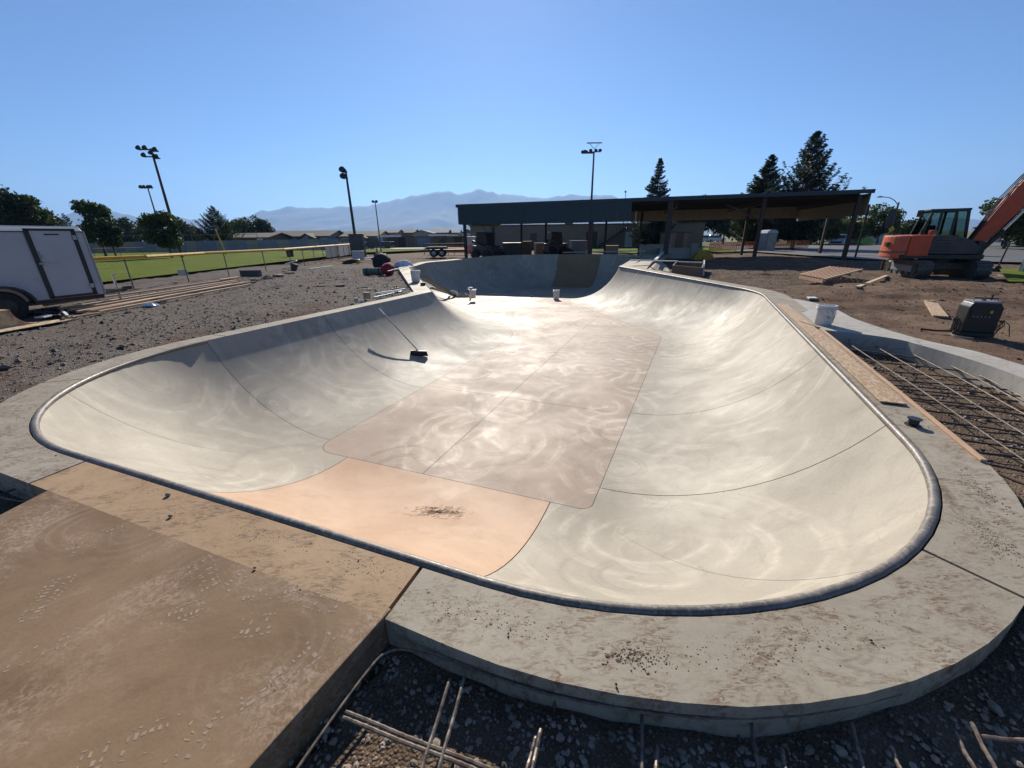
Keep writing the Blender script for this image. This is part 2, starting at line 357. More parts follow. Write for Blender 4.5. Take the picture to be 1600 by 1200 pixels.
# ------------------------------------------------------------------ skate bowl plan
U = Vector((.385, .923)).normalized(); NV = Vector((U.y, -U.x))
def ns(n_, s_): return NV*n_+U*s_
def g2(x, y, z=0): v = G(x, y, z); return Vector((v.x, v.y))
LW = 2.45                                     # run of the transition
POLY = [  # plan vertex, z of the lip, kind, floor/lip radius
    (ns(1.74, 1.34), 0.0, 'c', .14), (ns(2.16, 13.4), 0.0, 'c', .9), (g2(968, 416, .1), .10, 'h', .12),
    (g2(1004, 397.5, .3), .30, 'c', .5), (g2(815, 397.5, .3), .30, 'c', 1.6), (g2(676, 409, .22), .22, 'c', 1.2),
    (g2(638, 417, .12), .12, 'c', .3), (g2(676, 455.5, 0), 0.0, 'h', .10), (ns(-7.2, 1.12), 0.0, 'c', .30)]
def depth(s_):                                # floor depth along the bowl's axis
    return 1.35+.40*min(1, max(0, (s_-12.2)/(26-12.2)))
def line_isect(p, d, q, e):
    cr = d.x*e.y-d.y*e.x; t = ((q.x-p.x)*e.y-(q.y-p.y)*e.x)/cr; return p+d*t
ST = []                                       # stations: (C, zc, F)
nP = len(POLY)
for i in range(nP):
    V, zc, kind, r = POLY[i]; A = POLY[i-1][0]; B = POLY[(i+1) % nP][0]
    d1 = (V-A).normalized(); d2 = (B-V).normalized()
    in1 = Vector((-d1.y, d1.x)); in2 = Vector((-d2.y, d2.x))      # polygon runs counter-clockwise: inside is left
    if kind == 'c':
        rr = LW+r; c = line_isect(V+in1*rr, d1, V+in2*rr, d2); sg = -1
    else:
        rr = r; c = line_isect(V-in1*rr, d1, V-in2*rr, d2); sg = 1
    a1 = math.atan2((in1*sg).y, (in1*sg).x); a2 = math.atan2((in2*sg).y, (in2*sg).x)
    da = (a2-a1+math.pi) % (2*math.pi)-math.pi
    k = max(3, int(abs(da)/R(4.5))+1)
    for j in range(k+1):
        a = a1+da*j/k; o = Vector((math.cos(a), math.sin(a)))
        if kind == 'c': ST.append((c+o*(LW+r), zc, c+o*r))
        else: ST.append((c+o*r, zc, c+o*(r+LW)))
# fill the straights
full = []
for i in range(len(ST)):
    a, b = ST[i], ST[(i+1) % len(ST)]; full.append(a)
    dist = ((a[0]+a[2])/2-(b[0]+b[2])/2).length; k = int(dist/.35)
    for j in range(1, k+1):
        t = j/(k+1); full.append((a[0].lerp(b[0], t), a[1]*(1-t)+b[1]*t, a[2].lerp(b[2], t)))
ST = full; NS = len(ST)
def sz(v): return v.x*U.x+v.y*U.y
def station(x):                               # fractional station
    i = math.floor(x) % NS; t = x-math.floor(x); a, b = ST[i], ST[(i+1) % NS]
    return a[0].lerp(b[0], t), a[1]*(1-t)+b[1]*t, a[2].lerp(b[2], t)
def nearest(px, py, z=0):
    q = g2(px, py, z); best = min(range(NS), key=lambda i: (ST[i][0]-q).length); return best
def prof(stn, K=16, a0=.006, off=0.0):
    C, zc, F = stn; D = depth(sz(F)); Dt = D+zc; d = (C-F); Lh = d.length; d.normalize()
    Rr = (Lh*Lh+Dt*Dt)/(2*Dt); th = math.asin(min(1, Lh/Rr)) if Dt <= Rr else math.pi-math.asin(Lh/Rr); t0 = a0/Rr
    out = []
    for k in range(K+1):
        t = t0+(th-t0)*k/K; aa = Rr*math.sin(t); z = -D+Rr*(1-math.cos(t))
        out.append((F.x+d.x*aa, F.y+d.y*aa, z-off))
    return out
def wall_panel(i0, i1, mat, name, parent, gap=.005, off=0.0, K=16):
    while i1 <= i0: i1 += NS
    xs = [i0+gap/.35]+[float(i) for i in range(math.floor(i0)+1, math.ceil(i1))]+[i1-gap/.35]
    v = []; f = []
    for x in xs: v += prof(station(x), K, off=off)
    for a in range(len(xs)-1):
        for k in range(K):
            b = a*(K+1)+k; f.append((b, b+K+1, b+K+2, b+1))
    return raw(name, v, [q[::-1] for q in f], mat, parent, smooth=True)

bowl = thing('skate_bowl', 'large empty concrete skate bowl with steel coping and pink floor', 'skate bowl')
# wall panels cut at the saw joints
seams = [(nearest(*p_), m_) for p_, m_ in [
    ((150, 727), 'orange_concrete'), ((660, 866), 'wall_concrete'), ((1400, 880), 'wall_concrete'), ((1357, 650), 'wall_concrete'), ((1280, 548), 'wall_concrete'), ((1218, 482), 'wall_concrete'),
    ((1110, 440), 'wall_concrete')]]
hipR = nearest(968, 416, .1)
seams += [(hipR, 'wall_concrete')]
bk1, bk2 = nearest(940, 397, .3), nearest(872, 397, .3)
seams += [(bk1, 'tan_concrete'), (bk2, 'wall_concrete'), (nearest(760, 401, .28), 'wall_concrete'), (nearest(645, 414, .15), 'wall_concrete'),
          (nearest(676, 455), 'wall_concrete'), (nearest(485, 491), 'wall_concrete'), (nearest(335, 531), 'wall_concrete'), (nearest(70, 617), 'wall_concrete')]
seams.sort()
PL = {'orange_concrete': 'smooth salmon orange wall panel', 'tan_concrete': 'tan wall panel at the far end'}
for k, (i0, m_) in enumerate(seams):
    i1 = seams[(k+1) % len(seams)][0]
    o = wall_panel(i0, i1, m_, 'wall_panel', bowl)
    if m_ in PL: o['label'] = PL[m_]
wall_panel(0, NS-1e-3, 'joint_dark', 'joint_filler', bowl, gap=0, off=.012)
# floor panels: cut the floor outline by joint lines
fo = [Vector((s_[2].x, s_[2].y, 0)) for s_ in ST]
def floor_piece(cuts, mat, zoff=0.0, name='floor_panel'):
    bm = bmesh.new(); vs = []
    for q in fo:
        if vs and (vs[-1].co-q).length < 1e-3: continue
        vs.append(bm.verts.new(q))
    bm.faces.new(vs); bmesh.ops.triangulate(bm, faces=bm.faces[:])
    for (pt, nr) in cuts:
        bmesh.ops.bisect_plane(bm, geom=bm.verts[:]+bm.edges[:]+bm.faces[:], plane_co=(pt.x, pt.y, 0), plane_no=(nr.x, nr.y, 0), clear_outer=True)
    if not bm.faces: bm.free(); return None
    for v in bm.verts: v.co.z = -depth(sz(v.co))-zoff
    for f in bm.faces:
        f.normal_update()
        if f.normal.z < 0: f.normal_flip()
    me = bpy.data.meshes.new(name); bm.to_mesh(me); bm.free(); me.materials.append(MAT[mat])
    o = bpy.data.objects.new(name, me); COL.objects.link(o); o.parent = bowl; return o
rows = [-5, 6.5, 9.2, 12.2, 16.5, 21, 26, 31, 45]; nc = -2.82; g_ = .0035
for r_ in range(len(rows)-1):
    for side in (-1, 1):
        cuts = [(ns(0, rows[r_]+g_), -U), (ns(0, rows[r_+1]-g_), U), (ns(nc+side*g_, 0), NV*(-side))]
        floor_piece(cuts, 'floor_concrete')
for r_ in range(len(rows)-1):
    floor_piece([(ns(0, rows[r_]), -U), (ns(0, rows[r_+1]), U)], 'joint_dark', .012, 'joint_filler')
# coping pipe in lengths
cl = [(Vector((s_[0].x, s_[0].y, s_[1]))) for s_ in ST]
inw = [((s_[2]-s_[0]).normalized()) for s_ in ST]
def coping(i0, i1):
    while i1 <= i0: i1 += NS
    pts = []
    for i in range(i0, i1+1):
        p_ = cl[i % NS]+Vector((inw[i % NS].x, inw[i % NS].y, 0))*.012+Vector((0, 0, -.014))
        if not pts or (pts[-1]-p_).length > .02: pts.append(p_)
    if len(pts) > 1: MB().tube(pts, .0285, 12).build('coping_pipe', 'pipe_steel', bowl, smooth=True)
stops = sorted([nearest(385, 775), nearest(1420, 870), nearest(1330, 610), nearest(1218, 482), hipR, nearest(1004, 397, .3), nearest(815, 397, .3), nearest(640, 416, .12), nearest(676, 455), nearest(335, 531), nearest(45, 690)])
skip = {hipR, nearest(1004, 397, .3), nearest(815, 397, .3), nearest(640, 416, .12), nearest(676, 455)}
for k in range(len(stops)):
    if stops[k] not in skip: coping(stops[k], stops[(k+1) % len(stops)])
# deck segments
def deckw(i):
    C_ = ST[i % NS][0]; s_ = sz(C_); n_ = C_.dot(NV)
    if s_ > 10: return .55
    if s_ < 3 and n_ < .2: 
        t = min(1, max(0, (n_+1.0)/1.2)); l = min(1, max(0, (-4.4-n_)/1.5)); return .32+.045*t+.10*l
    return .37 if n_ > -4 else .42
def outv(i): d = -inw[i % NS]; return d
def deck_seg(i0, i1, mat, label=None, thick=.2, gap=.010):
    while i1 <= i0: i1 += NS
    ids = list(range(i0, i1+1)); v = []; f = []
    # outward direction: average across sharp hips so that the strip does not fold
    for q, i in enumerate(ids):
        C = cl[i % NS]; o = outv(i); 
        wd = deckw(i)
        if q == 0 or q == len(ids)-1:
            j = ids[1] if q == 0 else ids[-2]; dd = (cl[j % NS]-C); dd = Vector((dd.x, dd.y)); 
            sh = dd.normalized()*gap if dd.length > 1e-6 else Vector((0, 0))
        else: sh = Vector((0, 0))
        a = Vector((C.x, C.y))+o*.022+sh; b = Vector((C.x, C.y))+o*wd+sh
        v += [(a.x, a.y, C.z), (b.x, b.y, C.z-.004), (b.x, b.y, C.z-thick), (a.x, a.y, C.z-thick)]
    for q in range(len(ids)-1):
        for k in range(4):
            k2 = (k+1) % 4; f.append((q*4+k, (q+1)*4+k, (q+1)*4+k2, q*4+k2))
    m = MB(); m.v = v; m.f = f; e = (len(ids)-1)*4; m.f += [(0, 1, 2, 3), (e+3, e+2, e+1, e)]
    o_ = m.build('deck_panel', mat, bowl, bevel=0)
    if label: o_['label'] = label
    return o_
hipL = nearest(676, 455)
dk = sorted([(nearest(150, 727), 'deck_orange'), (nearest(660, 866), 'deck_concrete'), (nearest(1445, 868), 'deck_concrete'), (nearest(1290, 560), 'deck_concrete'), (nearest(1180, 457), 'deck_concrete'),
      (nearest(1004, 397.5, .3), 'deck_concrete'), (nearest(815, 397.5, .3), 'deck_concrete'), (nearest(640, 416, .12), 'deck_concrete'), (nearest(345, 529), 'deck_concrete'), (nearest(120, 594), 'deck_concrete')]+[(hipR, 'deck_concrete'), (hipL, 'deck_concrete')])
for k, (i0, m_) in enumerate(dk):
    deck_seg(i0, dk[(k+1) % len(dk)][0], m_, 'orange deck panel speckled with mud' if m_ == 'deck_orange' else None)
# wide apron behind the right hip
hp = cl[hipR]; b1 = cl[nearest(1004, 397.5, .3)]
ap = [g2(968, 416, .1), g2(1009, 422, .06), g2(1018, 410, .18), g2(1050, 396, .28), g2(1004, 397.5, .3)]
m = MB(); zt = [.104, .064, .184, .284, .304]
m.v = [(p_.x, p_.y, z_) for p_, z_ in zip(ap, zt)]+[(p_.x, p_.y, z_-.18) for p_, z_ in zip(ap, zt)]
m.f = [(0, 1, 2), (0, 2, 3, 4), tuple(reversed(range(5, 10)))]+[(i, (i+1) % 5, 5+(i+1) % 5, 5+i) for i in range(5)]
m.build('deck_apron', 'deck_concrete', bowl)

# ------------------------------------------------------------------ kerb / apron on the right
kf = [(1262, 508), (1290, 515), (1330, 519), (1400, 529), (1440, 539), (1520, 562), (1600, 590), (1720, 640)]
kb = [(1222, 464), (1256, 469), (1300, 480), (1340, 499), (1430, 527), (1520, 547), (1600, 570), (1720, 606)]
KF = [g2(*q) for q in kf]; KB = [g2(*q) for q in kb]
def dens(P_, k=6):
    out = []
    for i in range(len(P_)-1):
        p0 = P_[max(i-1, 0)]; p1 = P_[i]; p2 = P_[i+1]; p3 = P_[min(i+2, len(P_)-1)]
        for j in range(k):
            t = j/k; out.append(.5*((2*p1)+(p2-p0)*t+(2*p0-5*p1+4*p2-p3)*t*t+(3*p1-p0-3*p2+p3)*t**3))
    return out+[P_[-1]]
KFd, KBd = dens(KF), dens(KB)
kerb = thing('concrete_kerb', 'curving pale concrete kerb strip beside the rebar mat', 'kerb')
cutk = 4*6
for (a0, a1) in ((0, cutk), (cutk, len(KFd)-1)):
    v = []; f = []
    for i in range(a0, a1+1):
        e = .006 if (i == a0 and a0 > 0) else 0
        a, b = KFd[i], KBd[i]
        v += [(a.x, a.y+e, -.006), (b.x, b.y+e, -.006), (b.x, b.y, -.34), (a.x, a.y, -.34)]
    q = a1-a0+1
    for i in range(q-1):
        for k in range(4): k2 = (k+1) % 4; f.append((i*4+k, (i+1)*4+k, (i+1)*4+k2, i*4+k2))
    m = MB(); m.v = v; m.f = f+[(0, 1, 2, 3), (4*q-1, 4*q-2, 4*q-3, 4*q-4)]
    m.build('kerb_section', 'kerb_concrete', kerb)

# ------------------------------------------------------------------ brown slab the photographer stands on
SA_, SB_ = g2(78, 763), g2(611, 950); sdr = (g2(388, 1200)-SB_).normalized(); sdl = (g2(0, 803)-SA_).normalized()
slab = thing('concrete_slab', 'brown tinted concrete slab covered in chalky boot prints', 'slab')
sp_ = [SA_, SA_+sdl*4.5, SB_+sdr*4.0, SB_]
m = MB().prism([(q.x, q.y) for q in sp_], -.28, -.004); m.build('slab_body', 'slab_concrete', slab, bevel=.006)
# boot prints: small tread bars of chalk on the slab
def boot_print(px, py, ang, heel=True, amt=1.0, k0=0, k1=8):
    c = g2(px, py); m = MB(); ca_, sa_ = math.cos(ang), math.sin(ang)
    def T(u, v, z): return (c.x+u*ca_-v*sa_, c.y+u*sa_+v*ca_, z)
    def bar(u, v, du, dv, sk=0):
        if random.random() > amt*.8: return
        du *= random.uniform(.5, 1.2); dv *= random.uniform(.6, 1.1)
        j = lambda: random.uniform(-.0025, .0025)
        z = -.0032
        m.add([T(u-du+j(), v-dv+sk+j(), z), T(u+du+j(), v-dv+sk+j(), z), T(u+du+j(), v+dv-sk+j(), z), T(u-du+j(), v+dv-sk+j(), z)], [(0, 1, 2, 3)])
    for k in range(k0, k1):
        u = -.02+k*.021; wv = .037+.007*math.sin(k/7*math.pi)
        for sgn in (-1, 1):
            bar(u, sgn*wv*.5, .0055, wv*.32, .003); bar(u+.004, sgn*(wv+.006), .007, .004)
    if heel:
        for k in range(4):
            u = -.115+k*.02
            for sgn in (-1, 1): bar(u, sgn*.016, .006, .012, .002)
            bar(u, .036, .007, .004); bar(u, -.036, .007, .004)
    if m.f: m.build('boot_print', 'chalk', slab)
for a in [(70, 935, 1.9, True, .85), (150, 838, .7, True, .8), (320, 895, 2.4, True, .8), (345, 925, 1.2, False, .6), (425, 922, .2, True, .75), (490, 935, -.2, True, .85),
          (262, 965, .5, False, .7), (300, 845, .9, False, .5), (400, 1075, -.9, False, .9, 1, 4), (195, 1165, .4, True, .6), (285, 1180, 1.5, False, .6), (80, 1010, .6, True, .5),
          (470, 1030, .9, True, .5), (380, 980, .2, False, .6), (110, 860, .4, False, .5), (240, 830, .9, False, .5)]:
    boot_print(*a)

# ------------------------------------------------------------------ ground sheet with the pit and the hole for the bowl
def axis(lo, hi, step, far, ratio=1.22):
    c = list(np.arange(lo, hi+1e-6, step)); s_ = step; x = hi
    r = []
    while x < far: s_ *= ratio; x += s_; r.append(x)
    l = []; s_ = step; x = lo
    while x > -far: s_ *= ratio; x -= s_; l.append(x)
    return np.array(l[::-1]+c+r)
GX = axis(-13, 14.5, .11, 14000); GY = axis(-2.2, 33, .12, 14000)
XX, YY = np.meshgrid(GX, GY)
def vnoise(x, y, sc, seed):
    x = x*sc+seed*17.3; y = y*sc+seed*9.1; xi = np.floor(x); yi = np.floor(y); fx = x-xi; fy = y-yi
    fx = fx*fx*(3-2*fx); fy = fy*fy*(3-2*fy)
    h = lambda a, b: np.modf(np.abs(np.sin(a*127.1+b*311.7+seed)*43758.5453))[0]
    return (h(xi, yi)*(1-fx)+h(xi+1, yi)*fx)*(1-fy)+(h(xi, yi+1)*(1-fx)+h(xi+1, yi+1)*fx)*fy
def inpoly(x, y, P_):
    ins = np.zeros(x.shape, bool); n_ = len(P_); j = n_-1
    for i in range(n_):
        xi, yi = P_[i]; xj, yj = P_[j]
        if abs(yi-yj) > 1e-12:
            cnd = ((yi > y) != (yj > y)) & (x < (xj-xi)*(y-yi)/(yj-yi)+xi); ins ^= cnd
        j = i
    return ins
KM = [(a+b)/2 for a, b in zip(KFd, KBd)]
PITP = [(q.x, q.y) for q in KM]+[(16, 1.5), (16, -9), (-16, -9), (-9.5, 1.6), (-5.45, 3.55), (-3, 4), (2, 4), (4.2, 6.4)]
mid_deck = [Vector((cl[i].x, cl[i].y))+outv(i)*(deckw(i)*.55) for i in range(NS)]
HOLE = [(q.x, q.y) for q in mid_deck]
def sstep(a, b, x): t = np.clip((x-a)/(b-a), 0, 1); return t*t*(3-2*t)
def terrain(x, y, hole=True):
    base = np.full(x.shape, -.075)
    base = base-.17*sstep(9, 15, y)*sstep(5, 9, x)          # lower towards the shelter on the right
    base = base-.17*sstep(26, 34, y)*(1-sstep(5, 9, x))
    base = base+.30*np.exp(-(((x-12.4)/3.2)**2+((y-11.6)/2.2)**2))   # hump in front of the digger
    base = base+.45*np.exp(-(((x-16)/4.5)**2+((y-25.5)/2.4)**2))     # spoil heap under the shelter
    near = 1-sstep(36, 50, np.hypot(x, y))
    n1 = vnoise(x, y, .9, 1)-.5; n2 = vnoise(x, y, 2.7, 2)-.5; n3 = vnoise(x, y, 6.5, 3)-.5
    base = base+near*(.05*n1+.05*n2+.036*n3)
    rut = sstep(6.5, 8, x)*sstep(7, 9, y)*(1-sstep(19, 23, y))
    base = base+rut*.14*(vnoise(x*.55+y*1.2, y*.3-x*.25, 2.4, 5)-.5)
    # hollow of dark soil along the left deck
    base = base-.06*np.exp(-(((x+5.9)/.5)**2+((y-7.4)/1.1)**2))
    pit = inpoly(x, y, PITP)
    pd_ = -.285+.135*(1-sstep(2.0, 3.2, y))
    base = np.where(pit, pd_+.05*n2+.035*n3, base)
    if hole:
        base = np.where(inpoly(x, y, HOLE), -3.4, base)
        sl_ = inpoly(x, y, [(q.x, q.y) for q in sp_]); base = np.where(sl_, np.minimum(base, -.29), base)
        near_deck = base
    return base
ZZ = terrain(XX, YY)
nx, ny = len(GX), len(GY)
idx = np.arange(nx*ny).reshape(ny, nx)
Fq = np.stack([idx[:-1, :-1].ravel(), idx[:-1, 1:].ravel(), idx[1:, 1:].ravel(), idx[1:, :-1].ravel()], 1)
gnd = raw('ground', np.stack([XX.ravel(), YY.ravel(), ZZ.ravel()], 1), Fq, 'dirt_ground', smooth=True); struct(gnd)
def tz(x, y): return float(terrain(np.array([float(x)]), np.array([float(y)]), False)[0])
def GT(px, py):                               # pixel -> point on the terrain
    z = -.07
    for _ in range(6): v = G(px, py, z); z = .5*z+.5*tz(v.x, v.y)
    v = G(px, py, z); v.z = tz(v.x, v.y); return v

# scattered stones
ico = bmesh.new(); bmesh.ops.create_icosphere(ico, subdivisions=1, radius=1); IV = np.array([v.co[:] for v in ico.verts]); IF = np.array([[v.index for v in f.verts] for f in ico.faces]); ico.free()
OV = np.array([(1, 0, 0), (0, 1, 0), (-1, 0, 0), (0, -1, 0), (0, 0, 1), (0, 0, -1)], float); OF = np.array([(0, 1, 4), (1, 2, 4), (2, 3, 4), (3, 0, 4), (1, 0, 5), (2, 1, 5), (3, 2, 5), (0, 3, 5)])
def scatter(name, x, y, r, mat, V0, F0, flat=.7, sink=.25, label=None, cat=None):
    n_ = len(x); z = terrain(x, y); ok = z > -1; x, y, z, r = x[ok], y[ok], z[ok], r[ok]; n_ = len(x)
    k = len(V0); v = np.repeat(V0[None], n_, 0)*(1+(.12 if k > 8 else .26)*rng.standard_normal((n_, k, 1)))
    s_ = np.stack([rng.uniform(.75, 1.35, n_), rng.uniform(.75, 1.35, n_), rng.uniform(flat*.7, flat*1.2, n_)], 1)
    v = v*s_[:, None, :]*r[:, None, None]; a = rng.uniform(0, 6.28, n_); c_, s2 = np.cos(a), np.sin(a)
    X = v[..., 0]*c_[:, None]-v[..., 1]*s2[:, None]; Y = v[..., 0]*s2[:, None]+v[..., 1]*c_[:, None]
    P_ = np.stack([X+x[:, None], Y+y[:, None], v[..., 2]+(z+r*flat*(1-2*sink))[:, None]], -1)
    F_ = (F0[None]+(np.arange(n_)*k)[:, None, None]).reshape(-1, 3)
    return stuff(raw(name, P_.reshape(-1, 3), F_, mat, smooth=False), label, cat)
def outside(x, y): return ~inpoly(x, y, [(q.x, q.y) for q in [Vector((cl[i].x, cl[i].y))+outv(i)*(deckw(i)+.02) for i in range(NS)]])
n_ = 11000; x = rng.uniform(-1.2, 3.4, n_); y = rng.uniform(.2, 1.6, n_); k = outside(x, y) & ~inpoly(x, y, [(q.x, q.y) for q in sp_])
scatter('gravel', x[k], y[k], rng.lognormal(-5.0, .38, k.sum()), 'pebble_grey', IV, IF, .7, .3, 'loose rounded gravel in the pit under the rebar', 'gravel')
n_ = 9000; x = rng.uniform(2.2, 9, n_); y = rng.uniform(.8, 7.5, n_); k = outside(x, y) & inpoly(x, y, PITP)
scatter('gravel', x[k], y[k], rng.lognormal(-4.5, .45, k.sum()), 'stone', OV, OF, .7, .3, 'gravel bed under the wide rebar mat', 'gravel')
n_ = 26000; x = rng.uniform(-12.5, 0, n_); y = 2.4+22*rng.uniform(0, 1, n_)**1.5; k = outside(x, y) & ~inpoly(x, y, PITP)
scatter('gravel', x[k], y[k], rng.lognormal(-4.6, .6, k.sum()), 'clod', OV, OF, .6, .3, 'rough grey gravel and clods beside the bowl', 'gravel')
n_ = 6000; x = rng.uniform(-7.5, -3, n_); y = rng.uniform(3.5, 9.5, n_); k = outside(x, y) & ~inpoly(x, y, PITP)
scatter('gravel', x[k], y[k], rng.lognormal(-4.6, .4, k.sum()), 'pebble_grey', OV, OF, .6, .3, 'pale gravel chips along the left deck', 'gravel')
n_ = 9000; x = rng.uniform(6, 16, n_); y = rng.uniform(3.5, 22, n_); k = outside(x, y) & ~inpoly(x, y, PITP) & ~inpoly(x, y, [(q.x, q.y) for q in KFd+KBd[::-1]])
scatter('dirt_clods', x[k], y[k], rng.lognormal(-4.6, .55, k.sum()), 'clod', OV, OF, .6, .35, 'brown dirt clods scattered over the churned soil', 'dirt')

# ------------------------------------------------------------------ rebar
def rod(p0, p1, r=.008, name='bar', mat='rebar_steel', parent=None, bend=0.0, ribs=True):
    p0, p1 = Vector(p0), Vector(p1); L = (p1-p0).length; k = max(4, int(L/.25)) if not ribs else max(10, int(L/.018)); pts = []; rs = []
    for i in range(k+1):
        t = i/k; q = p0.lerp(p1, t); q.z += bend*math.sin(t*math.pi*1.3+p0.x)+.003*math.sin(t*9+p1.y); pts.append(q); rs.append(r*(1.16 if (ribs and i % 2) else 1.0))
    return MB().tube(pts, rs, 7).build(name, mat, parent, smooth=not ribs)
matn = thing('rebar_mat', 'tied rebar bars over dark gravel below the deck edge', 'rebar', (0, 0, 0))
zb = -.07
def gp_(x, y, z=zb): v = G(x, y, z); return v
for (a, b) in [((540, 1113), (790, 1212)), ((536, 1122), (770, 1214)), ((703, 1062), (655, 1215)), ((727, 1055), (682, 1215))]:
    rod(gp_(*a), gp_(*b, ) , .0065, parent=matn)
for (a, b, dz) in [((845, 1140), (829, 1215), .02), ((838, 1150), (820, 1215), 0), ((1003, 1105), (1003, 1215), 0), ((1027, 1165), (1024, 1215), .01), ((1172, 1120), (1187, 1215), 0), ((1221, 1170), (1230, 1215), .01),
                   ((1330, 1130), (1352, 1215), 0), ((1392, 1167), (1412, 1215), .01), ((1492, 1145), (1530, 1215), 0), ((1518, 1130), (1562, 1215), .02), ((1532, 1152), (1640, 1160), .01)]:
    rod(gp_(*a, zb+dz-.03), gp_(*b, zb+dz-.03), .0065, parent=matn)
lp = [gp_(x, y) for x, y in [(455, 1215), (500, 1150), (540, 1094), (575, 1048), (597, 1024), (620, 1015), (650, 1018), (700, 1033), (770, 1058), (860, 1085), (960, 1105), (1060, 1118), (1180, 1122), (1300, 1110), (1420, 1080)]]
lp2 = []
for i in range(len(lp)-1):
    p0, p1, p2, p3 = lp[max(i-1, 0)], lp[i], lp[i+1], lp[min(i+2, len(lp)-1)]
    for j in range(6):
        t = j/6; lp2.append(.5*((2*p1)+(p2-p0)*t+(2*p0-5*p1+4*p2-p3)*t*t+(3*p1-p0-3*p2+p3)*t**3))
MB().tube(lp2, .0055, 8).build('bent_bar', 'rebar_steel', matn, smooth=True)
# dowels in the deck edge
for i in range(2, 34, 3):
    C = cl[i]; o = outv(i); a = Vector((C.x, C.y, -.10))+Vector((o.x, o.y, 0))*.33; b = a+Vector((o.x, o.y, 0))*.07+Vector((0, 0, -.012))
    rod(a, b+Vector((0, 0, -.10)), .006, 'dowel', 'rebar_dark', matn)
# wide mat on the right
matr = thing('rebar_mat', 'wide rebar grid on gravel between the deck and the kerb', 'rebar')
zr = -.165
for (a, b) in [((1326, 536), (1640, 745)), ((1369, 541), (1640, 701)), ((1411, 545), (1640, 667)), ((1454, 556), (1640, 650)), ((1494, 570), (1640, 640)), ((1556, 585), (1640, 628))]:
    rod(gp_(*a, zr), gp_(*b, zr), .0075, parent=matr, bend=.008, ribs=False)
    MB().tube([gp_(*a, zr), gp_(*a, zr)+Vector((.05, .06, .05))], .0075, 7).build('hook', 'rebar_steel', matr)
for (a, b) in [((1294, 541), (1500, 569)), ((1312, 559), (1640, 596)), ((1330, 573), (1640, 607)), ((1340, 588), (1640, 616)), ((1352, 596), (1640, 625)), ((1372, 602), (1640, 634)), ((1395, 617), (1640, 648)), ((1400, 620), (1640, 656)),
               ((1420, 636), (1640, 666)), ((1440, 652), (1640, 684)), ((1462, 668), (1640, 704)), ((1475, 679), (1640, 712)), ((1500, 700), (1640, 722)), ((1520, 716), (1640, 748)), ((1540, 728), (1640, 775)), ((1320, 545), (1440, 560))]:
    rod(gp_(*a, zr-.025), gp_(*b, zr-.025), .009, 'bar_and_shadow', 'rebar_dark', matr, bend=.01, ribs=False)  # dark rods draw the cross bars together with their shadow lines
MB().tube([gp_(1286, 531, -.12), gp_(1350, 538, -.12), gp_(1450, 549, -.12), gp_(1560, 580, -.12), gp_(1640, 605, -.12)], .003, 6).build('tie_line', 'pipe_steel', matr)
matl = thing('rebar_mat', 'short bent rebar in the dark hollow left of the slab', 'rebar')
MB().tube([gp_(-20, 770, -.14), gp_(10, 779, -.14), gp_(30, 783, -.14), gp_(60, 782, -.16)], .006, 8).build('bent_bar', 'rebar_steel', matl, smooth=True)
rod(gp_(-10, 775, -.12), gp_(40, 760, -.12), .006, 'bar', 'rebar_dark', matl)

# ------------------------------------------------------------------ loose things on the deck
def bucket(name, label, loc, h=.37, r=.15, handle=True, mat='white_plastic', group=None, rz=0, band=True):
    b = thing(name, label, 'bucket', loc, rz, group)
    MB().lathe([(0, .0), (r*.84, 0), (r*.88, h*.02), (r*.97, h*.78), (r*.97, h), (r*.93, h), (r*.80, h*.05), (0, h*.05)], 28).build('shell', mat, b, smooth=True)
    m = MB()
    for zz in (.80, .87, .985): m.lathe([(r*.97, h*(zz-.012)), (r*1.07, h*(zz-.008)), (r*1.07, h*(zz+.008)), (r*.97, h*(zz+.012))], 28)
    m.build('rim', mat, b, smooth=True)
    if handle:
        pts = [Vector((r*1.06*math.cos(a), .0+r*.35*math.sin(a), h*.84-r*1.0*math.sin(a))) for a in np.linspace(0, math.pi, 15)]
        pts = [Vector((p_.x, -r*.9*math.sin(math.acos(max(-1, min(1, p_.x/(r*1.06)))))-.02, p_.z)) for p_ in pts]
        MB().tube(pts, .0028, 6).build('handle', 'galvanised', b, smooth=True)
    return b
bk = bucket('bucket', 'dirty white bucket with splashed rim on the kerb beside the OSB strip', G(1285, 507, -.006), .35, .145)
for i in range(9):
    a = -math.pi/2+random.uniform(-1, 1); z0 = random.uniform(.1, .27); r_ = .139
    MB().tube([(r_*math.cos(a)*1.02, r_*math.sin(a)*1.02, z0), (r_*math.cos(a+.2)*1.02, r_*math.sin(a+.2)*1.02, z0-.01), (r_*math.cos(a+.3)*1.0, r_*math.sin(a+.3)*1.0, z0-random.uniform(.02, .08))], .006, 5).build('splash', 'paper_brown', bk)
